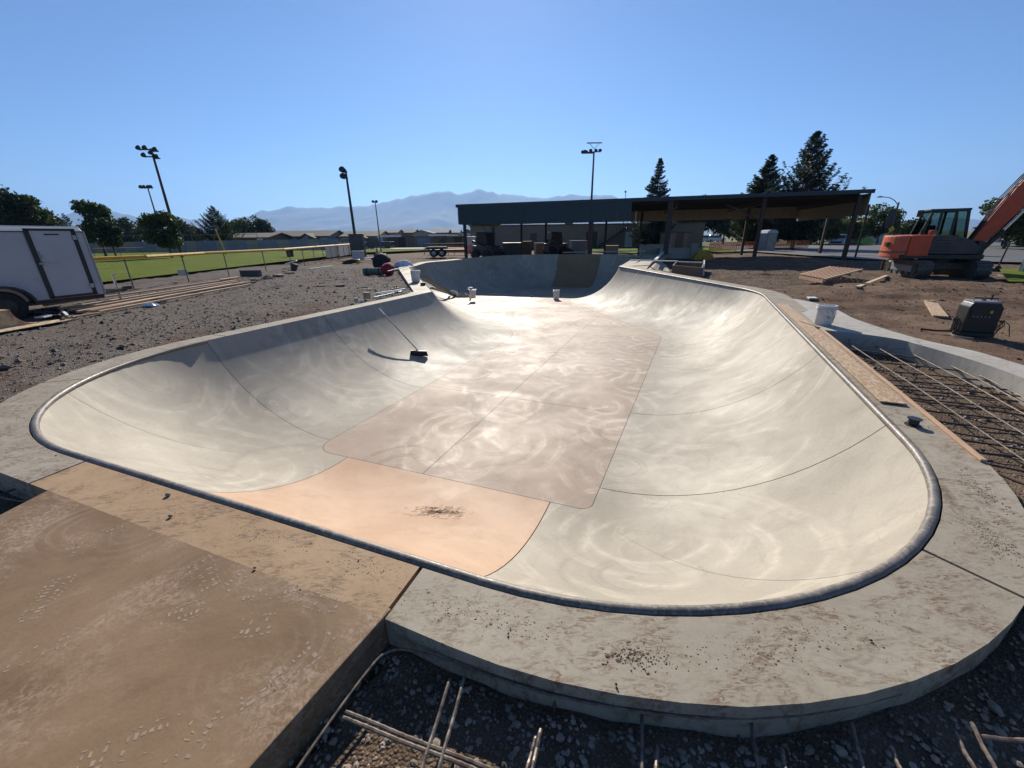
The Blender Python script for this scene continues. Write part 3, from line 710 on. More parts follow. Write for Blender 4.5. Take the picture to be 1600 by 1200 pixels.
# strip of OSB and form board along the right deck
def boardpx(name, label, cat, a, b, w_, t_, mat, z=.0, group=None):
    p0, p1 = G(*a, z), G(*b, z); d = p1-p0; o = thing(name, label, cat, p0, math.atan2(d.y, d.x), group)
    MB().box((d.length/2, 0, t_/2), (d.length, w_, t_)).build('plank', mat, o, bevel=min(.003, t_*.2)); return o
def board1(name, label, cat, p0, p1, w_, t_, mat, group=None, tilt=None):
    p0, p1 = Vector(p0), Vector(p1); d = p1-p0
    m = MB().box((d.length/2, 0, t_/2), (d.length, w_, t_)); o = m.build(name, mat, None, bevel=min(.003, t_*.2)); 
    o.location = p0; o.rotation_euler = (0, -math.asin(d.z/d.length), math.atan2(d.y, d.x)); return tag(o, label, cat, group)
a, b = G(1212, 474), G(1362, 628); d = (b-a).normalized(); sidev = Vector((-d.y, d.x, 0))
i_b = nearest(1365, 655); i_a = nearest(1205, 473)
pa = cl[i_a]+Vector((outv(i_a).x, outv(i_a).y, 0))*.165; pb = cl[i_b]+Vector((outv(i_b).x, outv(i_b).y, 0))*.165
pb = pa.lerp(pb, .93)
board1('osb_strip', 'long strip of orange OSB sheathing lying on the right deck', 'board', pa+Vector((0, 0, .002)), pb+Vector((0, 0, .012)), .20, .012, 'osb')
i0_, i1_ = nearest(1250, 512), nearest(1425, 705); fa = cl[i0_]+Vector((outv(i0_).x, outv(i0_).y, 0))*.345; fb = cl[i1_]+Vector((outv(i1_).x, outv(i1_).y, 0))*.345
board1('form_board', 'thin pale form board along the outer deck edge by the wire spool', 'board', fa+Vector((0, 0, .001)), fb+Vector((0, 0, .001)), .035, .018, 'pine_red')
board1('trowel_board', 'short dark plank end near the white bucket on the kerb', 'board', G(1248, 503, .0), G(1280, 513, .004), .05, .02, 'old_wood')
# wire spool
spv = G(1426, 664, 0); spo = thing('wire_spool', 'small black tie wire spool lying on the right deck', 'spool', spv, .5)
MB().lathe([(0, 0), (.055, 0), (.055, .006), (.03, .008), (.026, .012), (.026, .05), (.03, .054), (.05, .056), (.05, .062), (0, .062)], 22).build('reel', 'black_plastic', spo, smooth=True)
MB().lathe([(.027, .012), (.036, .014), (.037, .03), (.036, .046), (.027, .05)], 22).build('wire', 'dark_metal', spo, smooth=True)
MB().tube([(-.03, -.02, .02), (-.06, -.05, .01), (-.05, -.1, .006), (-.01, -.13, .004), (.02, -.11, .004)], .0015, 5).build('wire_end', 'pipe_steel', spo)

# broom leaning on the left wall
def onwall(px, py):                            # nearest point of the bowl surface along the pixel ray
    r_ = ray(px, py); best = None
    for k in range(400, 6000):
        t = k*.004*1.0; q = Vector((0, 0, CAMH))+r_*t
        if q.z > -.02: continue
        j = min(range(NS), key=lambda i: abs((Vector((q.x, q.y))-ST[i][2]).cross(ST[i][0]-ST[i][2])) + (0 if (Vector((q.x, q.y))-ST[i][2]).dot(ST[i][0]-ST[i][2]) > 0 else 9))
        C, zc, F = ST[j]; D = depth(sz(F)); Dt = D+zc; Rr = (LW*LW+Dt*Dt)/(2*Dt); aa = (Vector((q.x, q.y))-F).dot((C-F).normalized())
        zz = -D if aa <= 0 else -D+Rr-math.sqrt(max(0, Rr*Rr-min(aa, LW)**2))
        if q.z <= zz: return Vector((q.x, q.y, zz))
    return None
bh = onwall(655, 556)
if bh is None: bh = G(655, 556, -1.0)
btop = onwall(592, 488); btop = btop+(Vector((0, 0, CAMH))-btop).normalized()*.10; BL = (btop-bh).length
br = thing('push_broom', 'push broom with grey handle leaning against the shaded left wall', 'broom', (0, 0, 0))
hd = (btop-bh).normalized(); hb = bh+Vector((0, 0, .11))
pts = [hb+hd*t for t in np.linspace(0, BL-.03, 8)]
MB().tube(pts[:7], .0135, 10).build('handle', 'grey_metal', br, smooth=True); MB().tube(pts[6:], .016, 10).build('grip', 'white_soft', br, smooth=True)
ax = Vector((.93, .30, -.12)).normalized(); ay = Vector((-.3, .93, 0)).normalized()
MB().bar(hb-ax*.19, hb+ax*.19, .065, .04).build('block', 'black_plastic', br, bevel=.006)
m = MB()
for i in range(60):
    t = -.18+.36*(i % 20)/19; off_ = (-.02, 0, .02)[i//20]; p0 = hb+ax*t+ay*off_; p1 = bh+ax*t*1.12+ay*off_*1.8+Vector((random.uniform(-.008, .008), random.uniform(-.008, .008), .004))
    m.tube([p0, p1], [.011, .013], 5)
m.build('bristles', 'black_rubber', br)
MB().tube([hb, hb+hd*.09], .021, 10).build('socket', 'white_soft', br, smooth=True)

# buckets and litter in the bowl
def zfloor(p_): return -depth(sz(p_))
def GF(px, py):
    z = -1.4
    for _ in range(5): v = G(px, py, z); z = zfloor(v)
    return G(px, py, z)
bucket('bucket', 'tall white bucket standing alone on the bowl floor', GF(869, 468), .50, .165, rz=.4)
q = onwall(739, 466) or GF(739, 466)
b2 = bucket('bucket', 'white bucket with trowels laid across its top beside brown paper', q, .42, .16, rz=1.0)
tr = thing('steel_trowel', 'dark finishing trowel laid across the white bucket', 'trowel', q+Vector((0, 0, .425)), .2)
MB().box((0, 0, .004), (.42, .10, .005)).build('blade', 'dark_metal', tr); MB().bar((-.09, 0, .05), (.09, 0, .05), .03, .03).build('handle', 'old_wood', tr, bevel=.006); MB().bar((-.1, 0, .006), (-.1, 0, .05), .015, .02).build('shank', 'grey_metal', tr); MB().bar((.1, 0, .006), (.1, 0, .05), .015, .02).build('shank', 'grey_metal', tr)
tr2 = dup(tr, q+Vector((-.12, .03, .432)), 1.2, label='second trowel lying crosswise under the finishing trowel')
tr2.location.z += .075
bo = thing('water_bottle', 'clear plastic water bottle beside the bucket with trowels', 'bottle', GF(735, 468), 0)
MB().lathe([(0, 0), (.05, 0), (.052, .02), (.052, .2), (.03, .27), (.02, .28), (.02, .3), (0, .3)], 16).build('bottle_body', 'bag_film', bo, smooth=True); MB().lathe([(0, .3), (.024, .3), (.024, .325), (0, .325)], 12).build('cap', 'white_soft', bo)
tag(MB().lathe([(0, 0), (.06, 0), (.07, .03), (.065, .07), (0, .085)], 14).build('tape_roll', 'black_rubber', None), 'small black lump lying on the bowl floor left of the lone bucket', 'debris').location = GF(831, 464)
def crumple(name, label, cat, mat, c, size, seed, rz=0, n_=16):
    rs = random.Random(seed); v = []; f = []
    for j in range(n_):
        for i in range(n_):
            u, w_ = i/(n_-1)*2-1, j/(n_-1)*2-1
            e = max(abs(u), abs(w_)); h = (1-e**3)*(.45+.55*rs.random())*size[2]*(1 if e < .99 else 0)
            v.append((u*size[0]/2*(1+.2*rs.uniform(-1, 1)), w_*size[1]/2*(1+.2*rs.uniform(-1, 1)), .006+h))
    for j in range(n_-1):
        for i in range(n_-1): f.append((j*n_+i, j*n_+i+1, (j+1)*n_+i+1, (j+1)*n_+i))
    b = len(v); v += [(x, y, .002) for x, y, z in v[:]]
    for k in list(f): f.append(tuple(b+q_ for q_ in reversed(k)))
    m = MB(); m.v = v; m.f = f; o = m.build(name, mat, None); o.location = c; o.rotation_euler = (0, 0, rz); return tag(o, label, cat)
def wallpt(px, py): 
    v = onwall(px, py); return v if v is not None else GF(px, py)
crumple('paper_bag', 'crumpled brown paper bag lying left of the trowel bucket', 'paper bag', 'paper_brown', wallpt(723, 464), (.8, .5, .22), 3)
crumple('paper_bag', 'white torn paper heap against the leaning plank', 'paper bag', 'paper_white', wallpt(708, 460), (.55, .45, .26), 4)
crumple('paper_bag', 'flat torn brown paper sheet right of the trowel bucket', 'paper bag', 'paper_brown', wallpt(768, 461), (1.1, .4, .13), 5, .5)
# leaning plank over the hip
p0, p1 = wallpt(711, 463), G(660, 432, .06)
m = MB().bar(p0+Vector((0, 0, .05)), p1, .16, .05); tag(m.build('plank', 'old_wood', None, bevel=.004), 'dark plank sloping from the left deck down into the bowl', 'plank')
tag(MB().bar(wallpt(703, 462)+Vector((0, 0, .1)), G(674, 447, .05)+Vector((0, 0, -.06)), .12, .05).build('plank', 'old_wood', None, bevel=.004), 'shorter dark block wedged under the sloping plank', 'plank')
bucket('bucket', 'white square edged bucket on the narrow deck beside the sloping plank', G(650, 440, .05), .40, .17, handle=False)
tag(MB().box((0, 0, .05), (.16, .1, .1)).build('hand_tool_box', 'black_plastic', None, bevel=.01), 'small dark box on the deck near the hip', 'box').location = G(661, 446, .02)
# tools on the left deck
LD = [G(555+i*9.5, 474.5-i*1.6) for i in range(9)]
tag(MB().lathe([(0, 0), (.04, 0), (.045, .12), (.04, .125), (0, .12)], 14).build('paper_cup', 'grey_metal', None, smooth=True), 'grey cup standing on the left deck', 'cup').location = G(557, 473)
tag(crumple('rag', 'white rag bunched beside the grey cup', 'rag', 'paper_white', G(564, 471), (.14, .1, .06), 8, n_=8), 'white rag bunched beside the grey cup', 'rag')
tag(MB().box((0, 0, .09), (.17, .12, .18)).build('small_crate', 'paper_brown', None, bevel=.01), 'small brown carton at the end of the deck tools', 'box').location = G(577, 466)+Vector((-.1, .12, -.03))
for k, (a, b, mt, lb) in enumerate([((584, 467), (628, 457), 'galvanised', 'pale straightedge lying foremost on the left deck'), ((588, 461), (633, 454), 'white_soft', 'white straightedge lying behind the carton on the left deck'), ((590, 464), (622, 458.5), 'black_plastic', 'black spirit level between the two straightedges')]):
    board1('straightedge', lb, 'tool', G(*a, 0)+Vector((0, 0, .004+.0*k)), G(*b, 0)+Vector((0, 0, .004)), .05, .05+.012*k, mt)
for k, (x_, y_, lb) in enumerate([(570, 452.5, 'lying handle of a dark hand float behind the deck tools'), (618, 451, 'dark hand float beside the white straightedge')]):
    t_ = thing('hand_float', lb, 'trowel', G(x_, y_, -.05), .3+k); MB().box((0, 0, .01), (.4, .12, .02)).build('blade', 'old_wood', t_); MB().bar((-.1, 0, .07), (.1, 0, .07), .03, .03).build('handle', 'black_plastic', t_); MB().box((-.08, 0, .045), (.02, .03, .06)).build('shank', 'grey_metal', t_); MB().box((.08, 0, .045), (.02, .03, .06)).build('shank', 'grey_metal', t_)
# crumbs of mud on the deck
x = []; y = []
for _ in range(150):
    i = random.choice(list(range(0, 40))+list(range(NS-18, NS))); C = cl[i]; o = outv(i); t = random.uniform(.04, .34); x.append((C.x+o.x*t, C.y+o.y*t))
v = []; f = []
for (a, b) in x:
    r_ = random.choice([.0015, .002, .002, .003, .003, .0055]) ; q = OV*(1+.3*rng.standard_normal((6, 1)))*r_+np.array([a, b, r_*.5]); f += (OF+len(v)).tolist(); v += q.tolist()
stuff(raw('mud_crumbs', v, f, 'clod'), 'dried mud crumbs sprinkled on the near deck', 'mud')
# twigs / hairline scratches pile on the orange panel
m = MB(); cc = onwall(690, 800) or G(690, 800, -1.0)
for i in range(170):
    a = random.gauss(.5, .55); l_ = random.uniform(.02, .10); c_ = Vector((random.gauss(0, .12), random.gauss(0, .06)))
    pts = []
    for s_ in (-1, 0, 1):
        q = Vector((cc.x, cc.y))+c_+Vector((math.cos(a), math.sin(a)))*l_*s_*.5
        C = min(ST, key=lambda S_: abs((q-S_[2]).cross((S_[0]-S_[2]).normalized()))+(0 if (q-S_[2]).dot(S_[0]-S_[2]) > 0 else 9)); F = C[2]; D = depth(sz(F)); Rr = (LW*LW+D*D)/(2*D); aa = max(0, (q-F).dot((C[0]-F).normalized()))
        pts.append((q.x, q.y, -D+Rr-math.sqrt(Rr*Rr-min(aa, LW)**2)+.004))
    m.tube(pts, .0011, 4)
stuff(m.build('dry_grass', 'old_wood', None), 'dark scatter of dry grass clippings on the orange panel', 'dry grass')
# dried mud flakes trodden onto the deck
def mud_patch(px_, py, rx, ry, n_, mat, label, rz=0):
    c = g2(px_, py); v = []; f = []; cz, sz_ = math.cos(rz), math.sin(rz)
    for _ in range(n_):
        u, w_ = rng.standard_normal(2)*.5; u *= rx; w_ *= ry; q = Vector((c.x+u*cz-w_*sz_, c.y+u*sz_+w_*cz))
        dmin = min((q-Vector((cl[i].x, cl[i].y))).length for i in list(range(0, 60, 2))+list(range(NS-24, NS, 2)))
        if dmin < .06: continue
        r_ = float(min(.011, rng.lognormal(-5.9, .6))); k = 6; a0 = rng.uniform(0, 6.28); b = len(v); el = rng.uniform(.5, 1.0)
        for j in range(k): a = a0+6.28*j/k; rr_ = r_*rng.uniform(.6, 1.3); v.append((q.x+rr_*math.cos(a), q.y+rr_*el*math.sin(a), -.002))
        v.append((q.x, q.y, .0005+r_*.03)); f += [(b+j, b+(j+1) % k, b+k) for j in range(k)]
    stuff(raw('mud_flakes', v, f, mat), label, 'mud')
mud_patch(1000, 1025, .13, .05, 209, 'mud_dark', 'dark dried mud clump on the near deck')
mud_patch(1535, 830, .22, .09, 385, 'mud', 'brown dried mud smear on the widest right deck', 1.2)
mud_patch(1530, 765, .2, .07, 275, 'mud', 'upper brown mud smear on the right deck near the joint', 1.2)
mud_patch(1230, 1000, .55, .09, 231, 'mud', 'thin spread of mud flakes along the near deck', .15)
mud_patch(760, 960, .4, .09, 209, 'mud', 'thin spread of mud flakes near the orange joint', -.3)
mud_patch(270, 768, .28, .06, 231, 'mud_dark', 'dark mud flakes on the orange deck panel by the pebbles', -.35)
mud_patch(575, 880, .22, .07, 209, 'mud_dark', 'dark mud flakes on the orange deck panel near its joint', -.35)
mud_patch(420, 830, .3, .07, 143, 'mud', 'scattered mud flakes along the orange deck panel', -.35)
# pebbles on the orange deck
for k, (x_, y_, r_) in enumerate([(262, 773, .016), (266, 806, .012), (398, 887, .008)]):
    o = raw('pebble', IV*np.array([1.2, .8, .8])*r_, IF, 'stone'); o.location = G(x_, y_, r_*.6); tag(o, ['largest pebble on the orange deck panel, beside a mud patch', 'smaller pebble on the orange deck panel', 'tiny pebble on the brown slab joint'][k], 'pebble')

# ================================================================== background
# sheets: lawns, paths, road
def sheet(name, pts, z, mat, step=None):
    m = MB(); m.v = [(p_[0], p_[1], z) for p_ in pts]; m.f = [tuple(range(len(pts)))]
    o = m.build(name, mat, None); 
    if o.data.polygons[0].normal.z < 0: o.data.flip_normals()
    return struct(o)
fA, fB = G(150, 446, -.075), G(566, 396, -.1)       # line of the yellow-capped fence
lawn_pts = [(-70, 8.5), (fA.x-6, fA.y-1.5), (fA.x, fA.y), (fB.x, fB.y), (fB.x+2.6, fB.y+.5), (fB.x+7, fB.y+7), (-3.5, 52), (-3, 64), (-12, 66), (-130, 66), (-130, 8.5)]
sheet('lawn', lawn_pts, .03, 'lawn')
sheet('lawn', [(6, 56), (12, 41.5), (30, 41.5), (42, 56), (42, 64), (6, 64)], -.13, 'lawn')
sheet('lawn', [(16.2, 13.2), (26, 9), (40, 8), (40, 20), (21, 17.6)], -.02, 'lawn')
sheet('path', [(-60, 66.3), (2, 64.3), (12, 63.5), (12, 69), (-60, 74)], .05, 'pavement')
sheet('road', [(23, 27), (33, 18.2), (60, 19), (160, 30), (160, 62), (30, 66), (24, 44)], -.12, 'asphalt')
for k in range(9):
    x_ = 34+k*2.7; 
    sheet('parking_line', [(x_, 52), (x_+.12, 52), (x_+1.6, 57), (x_+1.48, 57)], -.116, 'white_soft')
sheet('road_line', [(30, 24.0), (90, 25.4), (90, 25.6), (30, 24.2)], -.116, 'white_soft')

# mountains
OUT = [(-500, 345), (-300, 338), (-150, 350), (0, 356), (60, 350), (100, 339), (130, 334), (155, 336), (180, 335), (220, 340), (280, 341), (330, 345), (370, 346), (392, 338), (410, 332), (440, 328), (470, 328), (500, 327), (530, 325), (560, 326), (580, 322), (600, 316), (612, 314), (630, 314), (660, 306), (690, 302), (715, 305), (740, 300), (760, 304), (790, 306), (810, 309), (840, 311), (870, 309), (890, 307), (930, 308), (955, 309), (985, 318), (1050, 332), (1200, 345), (1400, 352), (1450, 347), (1480, 340), (1520, 344), (1600, 348), (1800, 340), (2100, 350)]
MY = 7200.0
ox = []; oz = []
for (x_, y_) in OUT: v = at(x_, y_, MY); ox.append(v.x); oz.append(v.z)
mx = np.linspace(ox[0], ox[-1], 520); ridge = np.interp(mx, ox, oz)
ridge = ridge*1.05+60*(vnoise(mx, mx*0, .006, 3)-.5)+40*(vnoise(mx, mx*0, .012, 4)-.5)
rowsM = 34; V = []
for j in range(rowsM+1):
    t = j/rowsM; yy = MY-2600*(1-t)
    rn = 1-np.abs(2*vnoise(mx+300*np.sin(t*5), np.full_like(mx, yy), .0016, 8)-1); r2 = 1-np.abs(2*vnoise(mx, np.full_like(mx, yy), .005, 9)-1)
    z = ridge*(t**1.25)*(1-(1-t)*(.55*rn+.25*r2))
    V.append(np.stack([mx, np.full_like(mx, yy), z-6*(1-t)], 1))
for j, (yy, k) in enumerate(((MY+700, .55), (MY+1600, -.01))): V.append(np.stack([mx, np.full_like(mx, yy), ridge*k], 1))
V = np.concatenate(V); nm = len(mx); idm = np.arange((rowsM+3)*nm).reshape(rowsM+3, nm)
struct(raw('mountains', V, np.stack([idm[:-1, :-1].ravel(), idm[:-1, 1:].ravel(), idm[1:, 1:].ravel(), idm[1:, :-1].ravel()], 1), 'mountain_rock', smooth=True))

# ------------------------------------------------------------------ trees
def leaf_cloud(cent, rad, n_, size, seed):
    rs = np.random.default_rng(seed); k = len(cent); w_ = np.array([r_[0]*r_[1]*r_[2] for r_ in rad])**.67; w_ /= w_.sum()
    pick = rs.choice(k, n_, p=w_); d = rs.standard_normal((n_, 3)); d /= np.linalg.norm(d, axis=1)[:, None]
    rr = rs.uniform(.35, 1.0, n_)**.55*(1+.12*rs.standard_normal(n_))
    c = np.array(cent)[pick]+d*rr[:, None]*np.array(rad)[pick]
    a = rs.standard_normal((n_, 3)); a /= np.linalg.norm(a, axis=1)[:, None]; b = np.cross(a, rs.standard_normal((n_, 3))); b /= np.linalg.norm(b, axis=1)[:, None]
    s_ = size*rs.uniform(.6, 1.4, n_)[:, None]
    v = np.stack([c-a*s_, c+b*s_*.55, c+a*s_, c-b*s_*.55], 1).reshape(-1, 3); f = np.arange(n_*4).reshape(n_, 4); return v, f
def broad_tree(name, label, loc, h, w_, seed, mat='leaf_green', trunk=.28, n_=5200, size=.16, group=None, lean=0, shape='round'):
    rs = random.Random(seed); t = thing(name, label, 'tree', loc, 0, group)
    th = h*trunk; m = MB(); m.tube([(0, 0, -.1), (.03, 0, th*.5), (lean*.3, .05, th), (lean*.5, .0, h*.72)], [h*.028, h*.02, h*.017, h*.006], 8)
    cent = []; rad = []
    for i in range(15):
        a = rs.uniform(0, 6.28); u = rs.random(); zz = th+(h-th)*(.12+.80*u)
        env = math.sin(math.pi*min(1, max(.08, (.12+.88*u)*.86+.06)))**.7 if shape == 'round' else (1-u)**.75*.95+.12
        r_ = w_/2*env*rs.uniform(.25, .72)
        q = (r_*math.cos(a)+lean*u, r_*math.sin(a), zz); k = w_*rs.uniform(.13, .24); cent.append(q); rad.append((k, k, k*rs.uniform(.6, .95)))
        m.tube([(lean*.25*u, 0, th*.8+(zz-th)*.35), q], [h*.008, h*.003], 5)
    m.build('trunk', 'bark', t, smooth=True)
    cent.append((lean*.5, 0, th+(h-th)*.5)); rad.append((w_*.30, w_*.30, (h-th)*.36))
    v, f = leaf_cloud(cent, rad, n_, size, seed); raw('crown', v, f, mat, t); return t
def conifer(name, label, loc, h, w_, seed, mat='needle_blue', tiers=30, up=.0, dens=1.0, skirt=.06, group=None, open_=0.0):
    rs = random.Random(seed); t = thing(name, label, 'tree', loc, 0, group)
    MB().tube([(0, 0, -.1), (0, 0, h*.5), (0, 0, h*.985)], [h*.02, h*.011, h*.002], 8).build('trunk', 'bark', t, smooth=True)
    v = []; f = []; br_ = MB()
    for i in range(tiers):
        u = i/(tiers-1); z0 = h*(skirt+(.985-skirt)*u); L_ = w_/2*((1-u)**.85)*rs.uniform(.8, 1.1)+.06*h*.12
        nb = max(4, int((9-4*u)*dens))
        for k in range(nb):
            a = rs.uniform(0, 6.28); l_ = L_*rs.uniform(.62, 1.12); droop = rs.uniform(-.16, -.04)
            base = Vector((0, 0, z0+rs.uniform(-.1, .1)*h/tiers)); dr = Vector((math.cos(a), math.sin(a), 0)); sd_ = Vector((-dr.y, dr.x, 0))
            K = max(5, int(l_/(.06*h/6))); pts = []
            for j in range(K+1):
                q = j/K; pts.append(base+dr*l_*q+Vector((0, 0, l_*(droop*2.2*q*(1-q)*1.6+(up+.12)*q*q*1.4))))
            br_.tube([pts[0], pts[K//2], pts[K]], [h*.0032, h*.002, h*.0008], 4, cap=False)
            for j in range(K+1):
                q = j/K
                if q < .12: continue
                if rs.random() < open_*.6: continue
                for r2 in range(7):
                    wd = (.10+.17*(1-abs(q-.5)))*l_*.75*rs.uniform(.5, 1.1)+.02*h; off = sd_*rs.uniform(-wd, wd)*.8; th_ = rs.uniform(.013, .03)*h*.5
                    c = pts[j]+off+Vector((0, 0, rs.uniform(-.02, .012)*h*.6)); d_ = (dr*.8+off*.8/max(wd, 1e-3)+Vector((0, 0, rs.uniform(-.35, .35)))).normalized(); pr = d_.cross(Vector((rs.uniform(-1, 1), rs.uniform(-1, 1), rs.uniform(-.4, 1)))).normalized()
                    b = len(v); v += [tuple(c-d_*th_), tuple(c+pr*th_*.42), tuple(c+d_*th_*1.2), tuple(c-pr*th_*.42)]; f.append((b, b+1, b+2, b+3))
    br_.build('branches', 'bark', t); raw('crown', v, f, mat, t); return t
def place(px, pbase, Y): v = at(px, pbase, Y); v.z = -.08; return v
def hgt(px, py, Y, z0=-.08): return at(px, py, Y).z-z0
TG = 'park trees on the left'
broad_tree('broad_tree', 'largest dark round tree rising behind the white trailer', place(46, 390, 55), hgt(46, 298, 55), 7.2, 1, 'leaf_dark', .2, 8000, .21, TG)
broad_tree('broad_tree', 'lower round shoulder tree joined to the largest tree behind the trailer', place(78, 390, 58), hgt(78, 328, 58), 6.0, 21, 'leaf_dark', .2, 4000, .19, TG)
conifer('conifer_tree', 'small distant pointed tree just right of the trailer roof', place(117, 385, 75), hgt(117, 333, 75), 5.2, 2, 'leaf_dark', 20, .25, 1.3, group=TG)
broad_tree('broad_tree', 'tall top heavy tree between the trailer and the light pole', place(163, 392, 50), hgt(161, 314, 50), 3.7, 3, 'leaf_green', .22, 5200, .17, TG)
broad_tree('broad_tree', 'shorter tree with visible trunk at the foot of the top heavy tree', place(181, 400, 44), hgt(184, 342, 44), 2.8, 4, 'leaf_dark', .3, 3600, .14, TG)
broad_tree('broad_tree', 'round lollipop tree standing before the tall sports light pole', place(267, 396, 42), hgt(262, 331, 42), 3.6, 5, 'leaf_green', .27, 4600, .14, TG)
conifer('conifer_tree', 'bushy dark spruce beside the brown gabled house', place(346, 385, 70), hgt(345, 321, 70), 7.4, 6, 'leaf_dark', 22, .35, 1.6, .1, TG)
FT = ['far dark tree beyond the ball field, left of the largest round tree', 'far pointed tree just right of the top heavy tree', 'far rounded tree between the top heavy and lollipop trees', 'far slim pointed tree behind the lollipop tree', 'far pointed tree right of the lollipop tree', 'low far tree left of the bushy spruce', 'far low tree behind the small pointed tree', 'first far tree right of the bushy spruce', 'tallest far tree right of the bushy spruce', 'third far tree right of the bushy spruce', 'last far tree of the row, above the brown house roof']
k_ = 0
for (px_, top, Y, w_) in [(12, 345, 120, 10), (204, 338, 110, 6), (222, 345, 115, 7), (237, 336, 118, 5), (292, 344, 120, 6), (308, 351, 118, 6), (140, 352, 118, 7), (378, 341, 115, 7), (392, 338, 120, 7), (405, 341, 118, 7), (418, 346, 116, 6)]:
    k_ += 1; broad_tree('far_tree', FT[k_-1], place(px_, 380, Y), hgt(px_, top, Y), w_, 40+k_, 'leaf_dark', .12, 1500, .34, 'dark tree row beyond the ball field', shape='cone' if k_ in (4, 5, 2) else 'round')
conifer('conifer_tree', 'slim symmetrical spruce behind the middle of the shelter roof', place(1018, 385, 58), hgt(1018, 247, 58), 6.4, 7, 'needle_blue', 34, .05, 1.25)
conifer('conifer_tree', 'broad dense spruce behind the right shelter roof', place(1180, 385, 52), hgt(1182, 241, 52), 8.2, 8, 'leaf_dark', 34, .15, 1.7)
conifer('conifer_tree', 'tallest spruce with open upswept branches behind the shelter', place(1238, 385, 47), hgt(1237, 205, 47), 8.6, 9, 'needle_blue', 34, .5, 1.2, .1, None, .25)
PT = ['first park tree right of the slim spruce', 'tallest round park tree showing over the shelter roof', 'dark park tree right of the rounded one over the roof', 'green park tree left of the portable toilet', 'dark park tree behind the portable toilet', 'dark park tree under the tallest spruce', 'pale green park tree beside the parked cars', 'pale green park tree at the shelter end post']
k_ = 0
for (px_, top, Y, w_, mt) in [(1065, 316, 78, 8, 'leaf_green'), (1092, 309, 76, 9, 'leaf_green'), (1128, 322, 74, 8, 'leaf_dark'), (1160, 332, 70, 8, 'leaf_green'), (1205, 335, 70, 8, 'leaf_dark'), (1245, 338, 70, 8, 'leaf_dark'), (1278, 344, 62, 7, 'leaf_light'), (1308, 342, 64, 7, 'leaf_light')]:
    k_ += 1; broad_tree('park_tree', PT[k_-1], place(px_, 388, Y), hgt(px_, top, Y, -.2), w_, 70+k_, mt, .26, 2600, .26, 'park trees behind the shelter')
broad_tree('broad_tree', 'loose leafed tree beside the curved street lamp', place(1368, 386, 62), hgt(1366, 325, 62), 6.0, 90, 'leaf_light', .2, 3600, .19)
broad_tree('broad_tree', 'low dark tree filling the gap left of the digger', place(1412, 386, 80), hgt(1410, 346, 80), 6, 91, 'leaf_dark', .12, 1600, .3)
broad_tree('broad_tree', 'tall dark tree rising behind the digger boom', place(1566, 392, 40), hgt(1562, 288, 40), 5.6, 92, 'leaf_green', .15, 6000, .17)
broad_tree('broad_tree', 'dark tree beside the tall one right of the digger cab', place(1600, 392, 43), hgt(1600, 318, 43), 5, 93, 'leaf_green', .15, 3600, .19)
# ------------------------------------------------------------------ light poles
def sports_pole(label, px_, pb, pt, Y, heads, r0=.16, mat='grey_pole', base=-.1, cross=True, armw=1.0):
    b = at(px_, pb, Y); h = at(pt[0], pt[1], Y).z-base
    t = thing('light_pole', label, 'light pole', (b.x, Y, base))
    MB().tube([(0, 0, 0), (0, 0, h*.5), (0, 0, h)], [r0, r0*.85, r0*.6], 10).build('pole', mat, t, smooth=True)
    for (dx, dz, s_) in heads:
        lm = MB().lathe([(.06, .0), (.12, .05), (.26, .30), (.29, .42), (.27, .44), (0, .40)], 12, M=Matrix.Rotation(R(62), 3, 'X') @ Matrix.Scale(s_*.72, 3)).build('lamp_head', 'dark_metal', t, smooth=True); lm.location = (dx, 0, h+dz)
    zs = sorted(set(dz for _, dz, _ in heads)); 
    if cross:
        for z_ in zs:
            xs = [dx for dx, dz, _ in heads if dz == z_]; MB().bar((min(xs+[0])-.1, .05, h+z_+.03), (max(xs+[0])+.1, .05, h+z_+.03), .10, .10).build('cross_arm', mat, t)
    return t
sports_pole('tallest sports light pole with a wide bank of lamps beyond the trailer', 282, 392, (236, 232), 43, [(-1.0, -.1, 1.1), (-.4, -.1, 1.1), (.5, -.25, 1.1), (-.7, -.7, 1.1), (.45, -.85, 1.1), (0, -.5, 1.0)], .15, 'rust_pole')
sports_pole('shorter distant light pole beside the tallest one', 258, 384, (233, 293), 75, [(-.9, -.1, 1.5), (-.35, -.1, 1.5), (.35, -.1, 1.5), (.8, -.1, 1.5)], .15)
sports_pole('dark light pole with two stacked lamps at the fence end', 557, 386, (543, 266), 46, [(-.25, -.15, 1.5), (-.25, -.75, 1.5), (-.1, -.2, 1.2)], .16, 'dark_metal')
sports_pole('thin light pole with a tiny lamp beyond the path', 595, 388, (586, 315), 52, [(-.2, -.1, .8), (.2, -.1, .8)], .08)
sports_pole('utility style wooden pole with six floodlights behind the shelter', 920, 395, (924, 237), 60, [(-1.55, -.2, 1.1), (-1.05, -.2, 1.1), (-.5, -.05, 1.1), (.2, -.05, 1.1), (.75, -.05, 1.1), (-1.25, -.1, 1.0)], .17, 'rust_pole')
b = at(923, 245, 60); t = bpy.data.objects['light_pole.004']
MB().bar((-1.0, 0, 13.1), (1.0, 0, 13.1), .09, .12).build('lower_cross_arm', 'rust_pole', t); MB().bar((-.7, 0, 13.1), (0, 0, 12.4), .05, .05).build('brace', 'rust_pole', t); MB().bar((.7, 0, 13.1), (0, 0, 12.4), .05, .05).build('brace', 'rust_pole', t)
sports_pole('small lamp post peeking over the shelter roof left of the spruce', 971, 390, (972, 300), 80, [(-.15, -.1, .9)], .08, cross=False)
